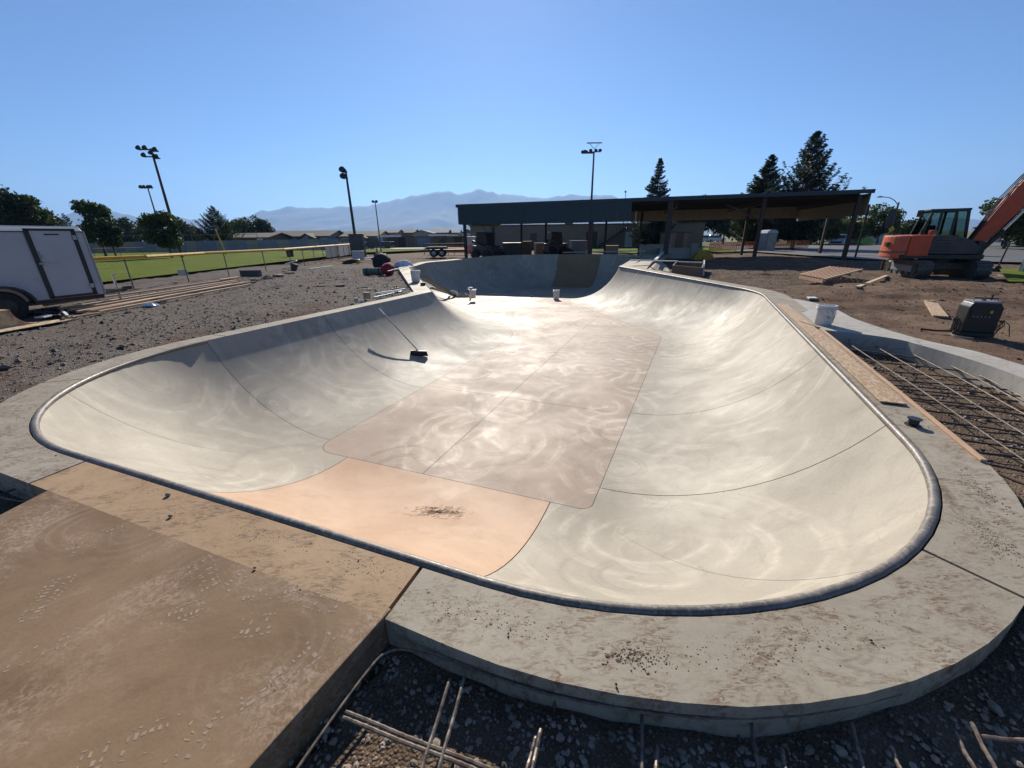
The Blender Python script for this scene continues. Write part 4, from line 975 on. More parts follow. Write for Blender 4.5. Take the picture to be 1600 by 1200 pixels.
# street lamp
b = at(1382, 392, 48); h = at(1393, 316, 48).z+.1; t = thing('street_lamp', 'curved arm street lamp beside the road with a banner', 'street lamp', (b.x, 48, -.1))
MB().tube([(0, 0, 0), (0, 0, h)], [.12, .08], 10).build('pole', 'grey_pole', t, smooth=True)
MB().tube([(0, 0, h-.3), (-.5, 0, h+.15), (-1.2, 0, h+.48), (-2.0, 0, h+.55)], .04, 8).build('arm', 'grey_pole', t, smooth=True)
MB().lathe([(0, -.06), (.14, -.04), (.18, .02), (.1, .09), (0, .11)], 12, M=Matrix.Scale(2.0, 3, (1, 0, 0))).build('lamp_head', 'grey_metal', t, smooth=True).location = (-2.25, 0, h+.54)
MB().box((-.45, .0, h-1.7), (.7, .03, 1.9)).build('banner', 'charcoal_paint', t)
MB().box((-.05, -.15, 1.9), (.5, .03, .5), M=Matrix.Rotation(R(45), 3, 'Y')).build('warning_sign', 'yellow_paint', t)

# ------------------------------------------------------------------ fences
def chain_fence(name, label, P_, h, spacing, cap=None, mat='galvanised', fabric=True, cell=.16, rr=.024):
    t = thing(name, label, 'fence', (0, 0, 0)); z0 = -.1
    L_ = [0]
    for i in range(len(P_)-1): L_.append(L_[-1]+(P_[i+1]-P_[i]).length)
    def pt(s_):
        for i in range(len(P_)-1):
            if s_ <= L_[i+1]+1e-6: return P_[i].lerp(P_[i+1], (s_-L_[i])/(L_[i+1]-L_[i]))
        return P_[-1]
    k = max(1, round(L_[-1]/spacing))
    for i in range(k+1):
        q = pt(L_[-1]*i/k); MB().tube([(q.x, q.y, z0-.05), (q.x, q.y, h)], rr, 8).build('post', mat, t, smooth=True)
    for i in range(len(P_)-1):
        a, b = P_[i], P_[i+1]; MB().tube([(a.x, a.y, h), (b.x, b.y, h)], rr*.8, 8).build('top_rail', mat, t, smooth=True)
        if cap:
            n2 = max(1, int((b-a).length/5.5))
            for j in range(n2):
                p0 = a.lerp(b, j/n2+.002); p1 = a.lerp(b, (j+1)/n2-.004); MB().tube([(p0.x, p0.y, h+.02), (p1.x, p1.y, h+.02)], .062, 8).build('yellow_cap', cap, t, smooth=True)
        if fabric:
            v = []; f = []; d = (b-a); Ln = d.length; d = d.normalized(); wv = .0016
            def quad(p0, p1):
                bb = len(v); up_ = Vector((0, 0, wv)); v.extend([tuple(p0-up_), tuple(p1-up_), tuple(p1+up_), tuple(p0+up_)]); f.append((bb, bb+1, bb+2, bb+3))
            H_ = h-.05-z0; k2 = int(Ln/cell)
            for j in range(-int(H_/cell), k2+1):
                for sg in (1, -1):
                    u0, u1 = j*cell, j*cell+H_; z_0, z_1 = (z0+.03, z0+.03+H_) if sg > 0 else (z0+.03+H_, z0+.03)
                    s0, s1 = max(0, u0), min(Ln, u1)
                    if s1 <= s0: continue
                    za = z_0+(z_1-z_0)*(s0-u0)/H_; zb_ = z_0+(z_1-z_0)*(s1-u0)/H_
                    quad(Vector((a.x+d.x*s0, a.y+d.y*s0, za)), Vector((a.x+d.x*s1, a.y+d.y*s1, zb_)))
            stuff(raw('chain_link', v, f, mat, t))
    return t
v2 = lambda v: Vector((v.x, v.y))
q0 = v2(fA); q1 = v2(fB); dirf = (q1-q0).normalized()
fh = at(236, 413, G(243, 448, -.09).y).z
fe = chain_fence('ball_field_fence', 'chain link fence with yellow top cap along the ball field', [q0-dirf*9, v2(G(243, 450, -.09)), v2(G(330, 436, -.09)), v2(G(449, 421.5, -.09)), q1], 1.02, 2.6, 'yellow_cap', 'grey_pole', cell=.14, rr=.022)
sgn = at(287, 426, G(287, 440, -.09).y); MB().box((sgn.x, sgn.y-.05, sgn.z), (.42, .015, .24)).build('small_sign', 'galvanised', fe)
for k, (x0, x1, lb) in enumerate([(511, 530, 'a'), (531, 546, 'b'), (547, 564, 'c')]):
    p0 = G(x0, 404-k*2.5, -.09); p1 = G(x1, 401-k*2.5, -.09); MB().bar((p0.x, p0.y-.05, .45), (p1.x, p1.y-.05, .45), .03, .98).build('windscreen_panel', 'grey_siding', fe)
chain_fence('outfield_fence', 'low grey chain link fence across the middle of the ball field', [v2(G(150, 404, -.08)), v2(G(228, 400, -.08)), v2(G(345, 397, -.08)), v2(G(480, 394, -.08)), v2(G(508, 393, -.08))], .95, 3.0, None, 'grey_pole', cell=.4, rr=.03)
chain_fence('backstop_fence', 'tall thin chain link fence far behind the ball field', [Vector((-60, 58)), Vector((-48, 60)), Vector((-36, 60.5))], 2.4, 3, None, 'grey_pole', cell=.6, rr=.035)
# boundary wall of grey boards behind the ball field
wl = thing('board_fence', 'grey board fence running behind the ball field trees', 'fence', (0, 0, 0))
for k in range(30):
    x_ = -74+k*1.6; MB().box((x_, 66.2, .75), (1.56, .06, 1.7)).build('board_panel', 'grey_siding' if k % 3 else 'beige_siding', wl)
yp = thing('foul_pole', 'tall yellow foul pole leaning beside the brown house', 'pole', at(352, 391, 48))
yp.location.z = -.08; MB().tube([(0, 0, 0), (-.55, 0, 2.9)], .07, 10).build('pole', 'yellow_cap', yp, smooth=True)
tag(MB().lathe([(0, 0), (.28, 0), (.33, .75), (.36, .78), (.30, .85), (0, .92)], 16).build('trash_barrel', 'black_plastic', None, smooth=True), 'black trash barrel standing on the ball field lawn', 'barrel').location = place(453, 396, 40)
tag(MB().box((0, 0, 1.0), (1.3, .5, 2.0)).box((0, 0, 2.04), (1.4, .6, .08)).build('utility_cabinet', 'charcoal_paint', None, bevel=.03), 'dark upright cabinet at the end of the yellow fence', 'cabinet').location = place(560, 393, 40)
# ------------------------------------------------------------------ houses
def house(label, x0, x1, ybase, yeave, yridge, Y, wall, roof, dep=8, gable='x', windows=4, group=None, deck=False):
    a = at(x0, ybase, Y); b = at(x1, ybase, Y); ze = at((x0+x1)/2, yeave, Y).z; zr_ = at((x0+x1)/2, yridge, Y).z; W = b.x-a.x; z0 = -.1
    t = thing('house', label, 'house', ((a.x+b.x)/2, Y, z0), 0, group); ze -= z0; zr_ -= z0
    MB().box((0, dep/2, ze/2), (W, dep, ze)).build('wall', wall, t)
    m = MB(); e = .45; th = .16
    if gable == 'x':
        for (y0, y1) in ((-e, dep/2), (dep+e, dep/2)):
            m2 = MB(); m2.v = [(-W/2-e, y0, ze-.05), (W/2+e, y0, ze-.05), (W/2+e, y1, zr_), (-W/2-e, y1, zr_), (-W/2-e, y0, ze+th-.05), (W/2+e, y0, ze+th-.05), (W/2+e, y1, zr_+th), (-W/2-e, y1, zr_+th)]
            m2.f = [(0, 3, 2, 1), (4, 5, 6, 7), (0, 1, 5, 4), (1, 2, 6, 5), (2, 3, 7, 6), (3, 0, 4, 7)]; m2.build('roof_slope', roof, t)
        for sx_ in (-1, 1):
            m3 = MB(); m3.extr([(0, 0), (dep, 0), (dep/2, zr_-ze)], (sx_*(W/2-.08), 0, ze-.02), (0, 1, 0), (0, 0, 1), (1, 0, 0), .14); m3.build('gable', wall, t)
    else:
        for sx_ in (-1, 1):
            m2 = MB(); x_e, x_m = sx_*(W/2+e), 0
            m2.v = [(x_e, -e, ze-.05), (x_e, dep+e, ze-.05), (x_m, dep+e, zr_), (x_m, -e, zr_), (x_e, -e, ze+th-.05), (x_e, dep+e, ze+th-.05), (x_m, dep+e, zr_+th), (x_m, -e, zr_+th)]
            m2.f = [(0, 3, 2, 1), (4, 5, 6, 7), (0, 1, 5, 4), (1, 2, 6, 5), (2, 3, 7, 6), (3, 0, 4, 7)]; m2.build('roof_slope', roof, t)
        m3 = MB(); m3.extr([(-W/2, 0), (W/2, 0), (0, zr_-ze)], (0, .08, ze-.02), (1, 0, 0), (0, 0, 1), (0, 1, 0), .14); m3.build('gable', wall, t)
    for k in range(windows):
        x_ = -W/2+W*(k+.6)/windows; is_d = (k == windows//2)
        if is_d: d_ = MB().box((x_, -.03, 1.05), (1.0, .06, 2.1)).build('door', 'brown_siding' if wall != 'brown_siding' else 'trim_white', t)
        else:
            w__ = MB().box((x_, -.03, ze*.55), (1.2, .06, 1.2)).build('window', 'trim_white', t); MB().box((x_, -.066, ze*.55), (1.02, .012, 1.02)).build('pane', 'window_glass', w__)
    if deck: 
        d_ = MB().box((W*.1, -1.0, .5), (3.2, 1.8, .12)).build('porch', 'old_wood', t)
        for k in range(8): MB().box((W*.1-1.55+k*.44, -1.85, .95), (.06, .06, .9)).build('baluster', 'old_wood', d_)
    return t
house('dark brown gabled house beside the bushy spruce', 357, 422, 388, 372, 365, 74, 'brown_siding', 'shingle', 8, 'x', 2)
house('long grey house with brown roof and wooden porch', 421, 516, 386, 370, 361, 82, 'grey_siding', 'shingle', 9, 'x', 5, deck=True)
house('small gabled wing in front of the long grey house', 472, 492, 386, 373, 366, 80.4, 'grey_siding', 'shingle', 3, 'y', 2)
house('beige house behind the dark light pole', 518, 592, 386, 370, 362, 86, 'beige_siding', 'shingle', 9, 'x', 4)
house('grey gabled wing in front of the beige house', 545, 572, 386, 373, 366, 84, 'grey_siding', 'shingle', 4, 'y', 2)
HT = ['distant roof behind the thin light pole', 'second distant roof right of the thin light pole', 'third distant roof right of the thin light pole', 'fourth distant roof above the tan service building', 'distant roof just left of the shelter fascia', 'distant roof seen just right of the outer shelter post', 'distant roof between the first two shelter posts', 'distant house behind the board fence, left of the spruce', 'distant low house between spruce and lollipop tree']
k_ = 0
for (x0, x1, ye, yr) in [(590, 622, 364, 359), (620, 648, 364, 358.5), (645, 676, 365, 360), (672, 700, 364, 358.5), (697, 718, 364, 359), (722, 742, 365, 358.5), (738, 762, 364, 358), (275, 300, 376, 370), (300, 330, 377, 372)]:
    k_ += 1; house(HT[k_-1], x0, x1, 380, ye, yr, 150+(k_ % 3)*8, 'beige_siding' if k_ % 2 else 'tan_wall', 'shingle_grey', 10, 'x' if k_ % 3 else 'y', 3, 'distant suburban houses')
# low tan service building with white roof pieces
def block(label, x0, x1, yt, Y, dep, wall, items=(), roofpieces=(), cat='building', nm='service_building'):
    a = at(x0, 390, Y); b = at(x1, 390, Y); h = at((x0+x1)/2, yt, Y).z+.1; W = b.x-a.x; t = thing(nm, label, cat, ((a.x+b.x)/2, Y, -.1))
    MB().box((0, dep/2, h/2), (W, dep, h)).build('wall', wall, t); MB().box((0, dep/2, h+.06), (W+.4, dep+.4, .12)).build('roof', 'shingle', t)
    for (u, w_, hh, z_, mt, nmx) in items: 
        o = MB().box((-W/2+W*u, -.03, z_+hh/2), (w_, .06, hh)).build(nmx, mt, t)
        if nmx == 'window': MB().box((-W/2+W*u, -.066, z_+hh/2), (w_-.15, .012, hh-.15)).build('pane', 'window_glass', o)
    for (u, w_, z_) in roofpieces: MB().box((-W/2+W*u, -.4, h+z_), (w_, 2.2, .32)).build('white_roof_edge', 'roof_white', t)
    return t
block('long tan service building with white roof edges left of the shelter', 597, 742, 370.5, 76, 10, 'tan_wall', [(.12, 1.6, 2.0, .0, 'brown_siding', 'door'), (.22, 1.4, 1.9, 0, 'brown_steel', 'door'), (.32, 1.3, 2.1, 0, 'old_wood', 'door'), (.46, 2.4, 2.0, 0, 'grey_siding', 'door'), (.66, 1.2, 1.4, .6, 'trim_black', 'window'), (.82, 1.4, 2.1, 0, 'brown_siding', 'door')], [(.10, 3.6, .25), (.62, 3.0, .3), (.80, 2.6, .25), (.94, 3.4, .35)])
bb = block('big tan metal building seen under the left shelter roof', 736, 1096, 351, 62, 16, 'tan_wall', [(.08, 1.4, 1.2, 2.2, 'trim_black', 'window'), (.27, 1.0, 2.1, 0, 'brown_siding', 'door'), (.42, 1.2, 1.2, 3.2, 'tan_metal', 'window'), (.52, 1.6, 2.2, 0, 'brown_steel', 'door'), (.68, 1.1, 2.1, .0, 'trim_white', 'door'), (.8, 3.0, 2.6, 0, 'grey_siding', 'door')])
o_ = MB().bar((1.6, -.9, .1), (5.4, -.9, 2.6), 1.0, .16).build('outside_stair', 'brown_steel', bb)
for k in range(9): MB().tube([(1.6+k*.47, -1.4, .2+k*.31), (1.6+k*.47, -1.4, 1.1+k*.31)], .03, 6).build('baluster', 'brown_steel', o_)
block('small tan block shed right of the middle shelter post', 1047, 1073, 364, 52, 4, 'tan_wall', [(.5, .9, 2, 0, 'brown_siding', 'door')], cat='shed', nm='shed')
# ------------------------------------------------------------------ shelter
zs = -.3
NL = at(716, 340, 33.3); NR = at(1356, 322, 26.0)
zt_ = 3.87; zbm = 2.5
nl = Vector((NL.x, NL.y)); nr = Vector((NR.x, NR.y)); e1 = (nr-nl).normalized(); e2 = Vector((-e1.y, e1.x)); LT = (nr-nl).length; DEP = 11.0
sh = thing('picnic_shelter', 'long open shelter with dark teal metal fascia and steel posts', 'shelter', (nl.x, nl.y, zs), math.atan2(e1.y, e1.x))
hz = zt_-zs; hb_ = zbm-zs; xs_mid = LT*.485
def sp(name, c, s_, m_, par=None, **k): return MB().box(c, s_).build(name, m_, par or sh, **k)
roof = sp('roof', (LT/2, DEP/2, hz-.02), (LT+.1, DEP+.1, .12), 'roof_under')
sp('roof_edge', (LT/2, -.06, hz-.06), (LT+.24, .10, .22), 'teal_metal', roof)
for k in range(8): sp('purlin', (LT/2, .9+k*1.3, hz-.2), (LT-.4, .08, .2), 'roof_under', roof)
# fascia panels (ribbed), near left part, both ends, far side
def fascia(x0, x1, y0, y1, za, zb_, m_in, m_out, outward):
    L_ = math.hypot(x1-x0, y1-y0); k = max(1, round(L_/.9)); 
    dx, dy = (x1-x0)/L_, (y1-y0)/L_
    for j in range(k):
        s0 = L_*j/k+.006; s1 = L_*(j+1)/k-.006; c = ((s0+s1)/2); a = math.atan2(dy, dx)
        o = MB().box((x0+dx*c, y0+dy*c, (za+zb_)/2), (s1-s0, .04, zb_-za), rz=a).build('fascia_panel', m_out, sh)
        for r_ in (-.22, .0, .22):
            MB().box((x0+dx*(c+r_)+outward[0]*.03, y0+dy*(c+r_)+outward[1]*.03, (za+zb_)/2), (.05, .03, zb_-za), rz=a).build('rib', m_out, o)
        if m_in: MB().box((x0+dx*c-outward[0]*.03, y0+dy*c-outward[1]*.03, (za+zb_)/2), (s1-s0, .016, zb_-za), rz=a).build('lining', m_in, o)
fascia(0, xs_mid, 0, 0, hb_, hz-.16, 'tan_metal', 'teal_metal', (0, -1))
fascia(LT, LT, 0, DEP, hb_, hz-.16, 'tan_metal', 'teal_metal', (1, 0))
fascia(0, 0, 0, DEP, hb_, hz-.16, 'tan_metal', 'teal_metal', (-1, 0))
fascia(0, LT, DEP, DEP, hb_+.25, hz-.16, 'tan_metal', 'teal_metal', (0, 1))
def along(px_):                                  # x along the near edge where the pixel column meets it
    r_ = ray(px_, 370); A = Vector((0, 0)); d_ = Vector((r_.x, r_.y)); q = line_isect(A, d_, nl, e1); return (q-nl).dot(e1)
def along_f(px_):
    r_ = ray(px_, 370); q = line_isect(Vector((0, 0)), Vector((r_.x, r_.y)), nl+e2*(DEP-.3), e1); return (q-nl).dot(e1)
for px_ in (725, 922, 1043, 1186, 1330): 
    x_ = along(px_); w__ = .34 if px_ in (922, 1043) else .2; MB().box((x_, .25, (hz-.2)/2), (w__, w__, hz-.2)).build('post', 'brown_steel', sh)
for px_ in (772, 815, 853, 946, 1000, 1163, 1287): x_ = along_f(px_); MB().box((x_, DEP-.3, (hz-.2)/2), (.2, .2, hz-.2)).build('post', 'brown_steel', sh)
for k in range(6): MB().bar((LT*k/5*.98+.2, .3, hz-.42), (LT*k/5*.98+.2, DEP-.3, hz-.42), .14, .3).build('rafter', 'brown_steel', sh)
for px_ in (1186,): x_ = along(px_); MB().bar((x_, .25, hb_-.2), (x_-2.2, .25, hz-.5), .1, .1).build('knee_brace', 'brown_steel', sh)
# ------------------------------------------------------------------ things under and around the shelter
def skidsteer(label, loc, rz, mat='charcoal_paint'):
    t = thing('skid_loader', label, 'loader', loc, rz)
    MB().box((0, 0, .75), (2.0, 1.2, .8)).build('body', mat, t, bevel=.06); MB().extr([(-.6, 0), (.65, 0), (.5, 1.0), (-.5, 1.05)], (-.1, 0, 1.15), (1, 0, 0), (0, 0, 1), (0, 1, 0), 1.0).build('cab', 'dark_metal', t, bevel=.04)
    for sx_ in (-.6, .6):
        for sy_ in (-.72, .72):
            w_ = MB().lathe([(0, -.13), (.2, -.13), (.38, -.12), (.42, -.06), (.42, .06), (.38, .12), (.2, .13), (0, .13)], 18, M=Matrix.Rotation(R(90), 3, 'X')).build('wheel', 'black_rubber', t, smooth=True); w_.location = (sx_, sy_, .42)
    for sy_ in (-.66, .66): MB().bar((-.9, sy_, 1.5), (1.25, sy_, .55), .1, .2).build('lift_arm', mat, t)
    MB().extr([(0, 0), (.7, 0), (.7, .1), (.15, .55), (0, .55)], (1.15, 0, .1), (1, 0, 0), (0, 0, 1), (0, 1, 0), 1.6).build('bucket', 'dark_metal', t); return t
skidsteer('dark skid loader parked left of the second shelter post', at(760, 400, 35)+Vector((0, 0, 0)), -.6)
bpy.data.objects['skid_loader'].location.z = tz(-2, 35)
lod = skidsteer('dark loader parked in the middle under the shelter roof', Vector((at(868, 396, 41).x, 41, -.25)), .3)
def crate(name, label, cat, px_, Y, size, mat, rz=0, z=-.25):
    o = MB().box((0, 0, size[2]/2), size).box((0, 0, size[2]+.03), (size[0]+.06, size[1]+.06, .06)).build(name, mat, None, bevel=.02); o.location = (at(px_, 395, Y).x, Y, z); o.rotation_euler = (0, 0, rz); return tag(o, label, cat)
crate('lockable_box', 'dark job box left of the skid loader under the shelter', 'box', 800, 42, (1.8, .8, 1.2), 'charcoal_paint')
crate('tool_chest', 'orange brown tool chest under the shelter', 'chest', 823, 43, (1.0, .7, 1.3), 'old_wood')
crate('stacked_bin', 'grey bin stack under the shelter right of the loader', 'bin', 903, 43, (1.6, .9, 1.3), 'grey_siding', .2)
crate('stacked_bin', 'pale bin near the double shelter posts', 'bin', 955, 42, (1.3, .8, .8), 'beige_siding', -.2)
crate('brick_pallet', 'pallet of tan blocks in front of the big tan building', 'pallet', 845, 45, (1.3, 1.1, 1.1), 'tan_wall', .1)
crate('concrete_block', 'long low concrete block beside the middle shelter post', 'block', 1062, 33, (3.2, .8, .75), 'kerb_concrete', -.15)
crate('concrete_step', 'tapered grey concrete form left of the middle shelter post', 'block', 1022, 34.5, (2.2, 1.2, 1.0), 'kerb_concrete', -.1)
crate('concrete_post_block', 'tall narrow concrete block at the end of the long block', 'block', 1083, 32.6, (.5, .6, 1.1), 'kerb_concrete', -.1)
tag(crumple('tarp', 'yellow tarp heap beside the long concrete block', 'tarp', 'yellow_cap', Vector((at(1100, 392, 31).x, 31, -.22)), (1.5, .9, .7), 31), 'yellow tarp heap beside the long concrete block', 'tarp')
for k, (px_, lb) in enumerate([(737, 'white electrical cabinet beside the left shelter post'), (744, 'second white cabinet nearer the skid loader')]):
    crate('electrical_cabinet', lb, 'cabinet', px_, 52+k*.5, (1.0, .7, 1.7), 'white_paint', 0, -.1)
# orange safety fence
def mesh_fence(label, P_, h):
    t = thing('safety_fence', label, 'fence', (0, 0, 0))
    for i in range(len(P_)-1):
        a, b = P_[i], P_[i+1]; m = MB()
        for k in range(7): z = .06+k*h/7; m.bar((a.x, a.y, z), (b.x, b.y, z-.03), .012, .06)
        for k in range(14): q = a.lerp(b, k/14); m.bar((q.x, q.y, .03), (q.x, q.y, h), .012, .05)
        stuff(m.build('netting', 'orange_mesh', t)); MB().tube([(a.x, a.y, -.3), (a.x, a.y, h+.1)], .025, 6).build('stake', 'dark_metal', t)
    return t
mesh_fence('orange safety netting left of the shelter', [Vector((at(px_, 390, Y).x, Y)) for px_, Y in ((670, 47), (700, 45.5), (735, 45), (752, 44))], .75)
mesh_fence('orange safety netting behind the dark spoil heap', [Vector((at(px_, 390, Y).x, Y)) for px_, Y in ((1108, 40), (1150, 42), (1200, 45), (1262, 46))], .8)
# dark pipe rail beside the flatbed trailer
rl = thing('pipe_rail', 'low dark pipe rail between the flatbed trailer and the shelter', 'railing', (0, 0, 0)); rp = [Vector((at(px_, 390, 46).x, 46, 0)) for px_ in (663, 690, 710, 726)]
for i in range(3): MB().tube([rp[i]+Vector((0, 0, .95)), rp[i+1]+Vector((0, 0, .95))], .035, 8).build('rail', 'brown_steel', rl)
for q in rp: MB().tube([q+Vector((0, 0, -.2)), q+Vector((0, 0, .95))], .035, 8).build('post', 'brown_steel', rl)
# flatbed trailer
def wheel(parent, c, r_, w_, axis='Y', rim='grey_metal'):
    M = Matrix.Rotation(R(90), 3, 'X') if axis == 'Y' else Matrix.Rotation(R(90), 3, 'Y')
    t_ = MB().lathe([(r_*.55, -w_/2), (r_*.9, -w_/2), (r_, -w_*.3), (r_, w_*.3), (r_*.9, w_/2), (r_*.55, w_/2)], 22, M=M).build('tyre', 'black_rubber', parent, smooth=True); t_.location = c
    rm = MB().lathe([(0, -w_*.42), (r_*.4, -w_*.44), (r_*.56, -w_*.40), (r_*.56, w_*.40), (r_*.4, w_*.44), (0, w_*.42)], 18, M=M).build('rim', rim, t_, smooth=True); return t_
ft = thing('flatbed_trailer', 'black tandem axle flatbed trailer parked beside the shelter', 'trailer', G(695, 401, -.15)+Vector((0, 0, 0)), .1)
MB().box((.4, 0, .62), (3.4, 1.7, .10)).build('bed', 'old_wood', ft); MB().bar((-1.3, 0, .6), (-3.0, 0, .55), .12, .12).build('tongue', 'dark_metal', ft)
for sy_ in (-.95, .95):
    for sx_ in (-.75, -.0): wheel(ft, (sx_-.2, sy_, .36), .36, .22)
    MB().extr([(-1.2, 0), (.9, 0), (.75, .22), (-1.05, .22)], (-.55, sy_, .7), (1, 0, 0), (0, 0, 1), (0, 1, 0), .28).build('fender', 'dark_metal', ft)
MB().box((2.05, 0, 1.1), (.08, 1.7, .9)).build('ramp_gate', 'dark_metal', ft)
# porta potty
pp = thing('portable_toilet', 'grey portable toilet with domed roof behind the shelter', 'toilet', (at(1196, 390, 43).x, 43, -.45), .1)
MB().box((0, 0, 1.0), (1.15, 1.15, 2.0)).build('cabin', 'grey_siding', pp, bevel=.04); MB().extr([(-.6, 0), (.6, 0), (.5, .2), (.25, .32), (-.25, .32), (-.5, .2)], (0, 0, 2.0), (1, 0, 0), (0, 0, 1), (0, 1, 0), 1.2).build('roof', 'white_paint', pp)
dd = MB().box((0, -.59, 1.0), (.8, .04, 1.8)).build('door', 'beige_siding', pp); MB().box((.28, -.625, 1.05), (.06, .03, .16)).build('handle', 'dark_metal', dd)
# ------------------------------------------------------------------ cars
def car(label, loc, rz, paint, kind='suv', group=None):
    t = thing('parked_car', label, 'car', loc, rz, group); L_, W = 4.7, 1.85
    if kind == 'suv': prf = [(-2.3, .35), (2.3, .35), (2.35, .75), (2.2, .98), (1.25, 1.08), (.75, 1.62), (.4, 1.72), (-1.8, 1.72), (-2.2, 1.25), (-2.35, .9)]; gl = [(1.12, 1.1), (.72, 1.58), (-1.75, 1.60), (-2.1, 1.12)]
    else: prf = [(-2.6, .45), (2.5, .45), (2.5, .9), (2.3, 1.08), (1.3, 1.16), (.8, 1.78), (-.6, 1.80), (-.75, 1.2), (-2.6, 1.18)]; gl = [(1.15, 1.18), (.75, 1.68), (-.55, 1.70), (-.65, 1.2)]
    MB().extr(prf, (0, 0, 0), (1, 0, 0), (0, 0, 1), (0, 1, 0), W).build('body', paint, t, bevel=.05)
    for sy_ in (-1, 1): MB().extr(gl, (0, sy_*(W/2+.002), 0), (1, 0, 0), (0, 0, 1), (0, 1, 0), .012).build('side_window', 'window_glass', t)
    MB().box((1.02, 0, 1.34), (.03, W*.82, .58), M=Matrix.Rotation(R(-42), 3, 'Y')).build('windscreen', 'window_glass', t)
    MB().box((2.36, 0, .62), (.04, W*.7, .22)).build('grille', 'trim_black', t)
    for sy_ in (-1, 1):
        MB().box((2.3, sy_*W*.36, .84), (.1, .36, .16)).build('headlight', 'lamp_glass', t); MB().box((-2.36, sy_*W*.38, .98), (.06, .25, .2)).build('tail_light', 'cloth_red', t); MB().box((.8, sy_*(W/2+.1), 1.15), (.16, .2, .14)).build('mirror', paint, t)
        for sx_ in (-1.45, 1.45): wheel(t, (sx_, sy_*(W/2-.1), .35), .35, .24)
    return t
def carpx(label, px_, Y, rz, paint, kind='suv', z=-.12, group=None): return car(label, Vector((at(px_, 385, Y).x, Y, z-.3)), rz, paint, kind, group)
carpx('white SUV parked nearest the right shelter post', 1310, 62, -2.4, 'paint_white_car')
carpx('white SUV half hidden behind a thin shelter post', 1256, 72, -2.2, 'paint_white_car')
carpx('grey SUV beside the half hidden white one', 1238, 76, -2.2, 'paint_grey_car')
for k, px_ in enumerate((1085, 1100, 1115, 1172)): carpx(['far white car behind the first park tree', 'far white car behind the round park tree', 'far white car right of the round park tree trunk', 'far white car left of the portable toilet'][k], px_, 104, .1, 'paint_white_car')
carpx('grey pickup parked in front of the beige house', 546, 70, 3.2, 'paint_grey_car', 'pickup', .2)
carpx('long dark pickup parked right of the thin light pole', 590, 69, 3.0, 'paint_dark_car', 'pickup', .2)
# white wall / vans right
tag(MB().box((0, 0, .9), (8.6, .3, 1.8)).box((0, 0, 1.85), (8.8, .5, .1)).build('low_wall', 'white_paint', None), 'long white low wall beyond the road right of the shelter', 'wall').location = (at(1346, 384, 66).x, 66, -.3)
tag(crumple('green_tarp', 'lime green tarp hanging over the white low wall', 'tarp', 'lime_cloth', Vector((at(1349, 384, 65.2).x, 65.2, -.2)), (2.6, .6, 1.1), 33), 'lime green tarp bundle in front of the white low wall', 'tarp')
tg = thing('white_truck', 'white box truck far right beyond the digger boom', 'truck', (at(1592, 385, 46).x, 46, -.2), .05)
MB().box((0, 0, 1.7), (4.6, 2.2, 2.1)).build('box_body', 'white_paint', tg, bevel=.04); MB().extr([(0, 0), (1.6, 0), (1.6, .9), (1.1, 1.7), (0, 1.7)], (-2.3, 0, .5), (-1, 0, 0), (0, 0, 1), (0, 1, 0), 2.0).build('cab', 'white_paint', tg, bevel=.05)
for sx_ in (-3.0, 1.3):
    for sy_ in (-1.0, 1.0): wheel(tg, (sx_, sy_, .42), .42, .28)
# far right canvas
tn = thing('canvas_sheet', 'white canvas sheet hanging at the right edge of the picture', 'canvas', G(1592, 425, -.05), -.3)
m = MB(); 
for i in range(9):
    for j in range(7): m.v.append((i*.14+.04*math.sin(j*1.3), .06*math.sin(i*1.9)+.04*math.sin(j*.9), 1.35*(1-j/6)-.0+(-.15*i/8 if j == 0 else 0)))
for i in range(8):
    for j in range(6): a = i*7+j; m.f.append((a, a+7, a+8, a+1))
sm = m.build('cloth', 'white_soft', tn, smooth=True); sm.modifiers.new('thick', 'SOLIDIFY').thickness = .01
MB().tube([(0, 0, -.1), (0, 0, 1.4)], .03, 8).build('stake', 'galvanised', tn); MB().tube([(1.12, 0, -.1), (1.12, 0, 1.3)], .03, 8).build('stake', 'galvanised', tn)
# ------------------------------------------------------------------ enclosed trailer on the left
c0, c1 = G(164, 458, .30), G(47, 470.5, .30); dv = (c0-c1).normalized(); rzt = math.atan2(dv.y, dv.x)
ht = at(118, 361, G(152, 458, .3).y)
TL, TW, TH = 3.6, 1.75, 1.62
et = thing('cargo_trailer', 'white enclosed cargo trailer with black framed side door', 'trailer', (c0.x, c0.y, -.075), rzt)   # local x: 0 at the front, negative backwards
sec = [(0, 0), (TW, 0), (TW, TH-.09), (TW-.09, TH), (.09, TH), (0, TH-.09)]
bd = MB().extr([(q[0], q[1]) for q in sec], (-TL/2, 0, .36), (0, 1, 0), (0, 0, 1), (1, 0, 0), TL).build('body', 'white_paint', et, bevel=.02)
MB().box((-TL/2, TW/2, .31), (TL, TW-.1, .1)).build('frame', 'dark_metal', et); MB().box((-TL/2, TW/2, .36+TH+.012), (TL+.04, TW-.24, .03)).build('roof_cap', 'white_soft', et, bevel=.008)
MB().box((-TL/2, -.008, .36+TH-.10), (TL, .014, .02)).build('roof_trim', 'trim_black', bd)
MB().box((.006, -.004, .36+TH/2-.03), (.03, .03, TH-.1)).build('corner_trim', 'galvanised', bd)
def tx(px_, py):                                  # pixel on the trailer's side plane -> local x, z
    r_ = ray(px_, py); nrm = Vector((dv.y, -dv.x, 0)); t_ = (Vector((c0.x, c0.y, 0))-Vector((0, 0, CAMH))).dot(nrm)/r_.dot(nrm); q = Vector((0, 0, CAMH))+r_*t_; return (q-Vector((c0.x, c0.y, 0))).dot(dv), q.z+.075
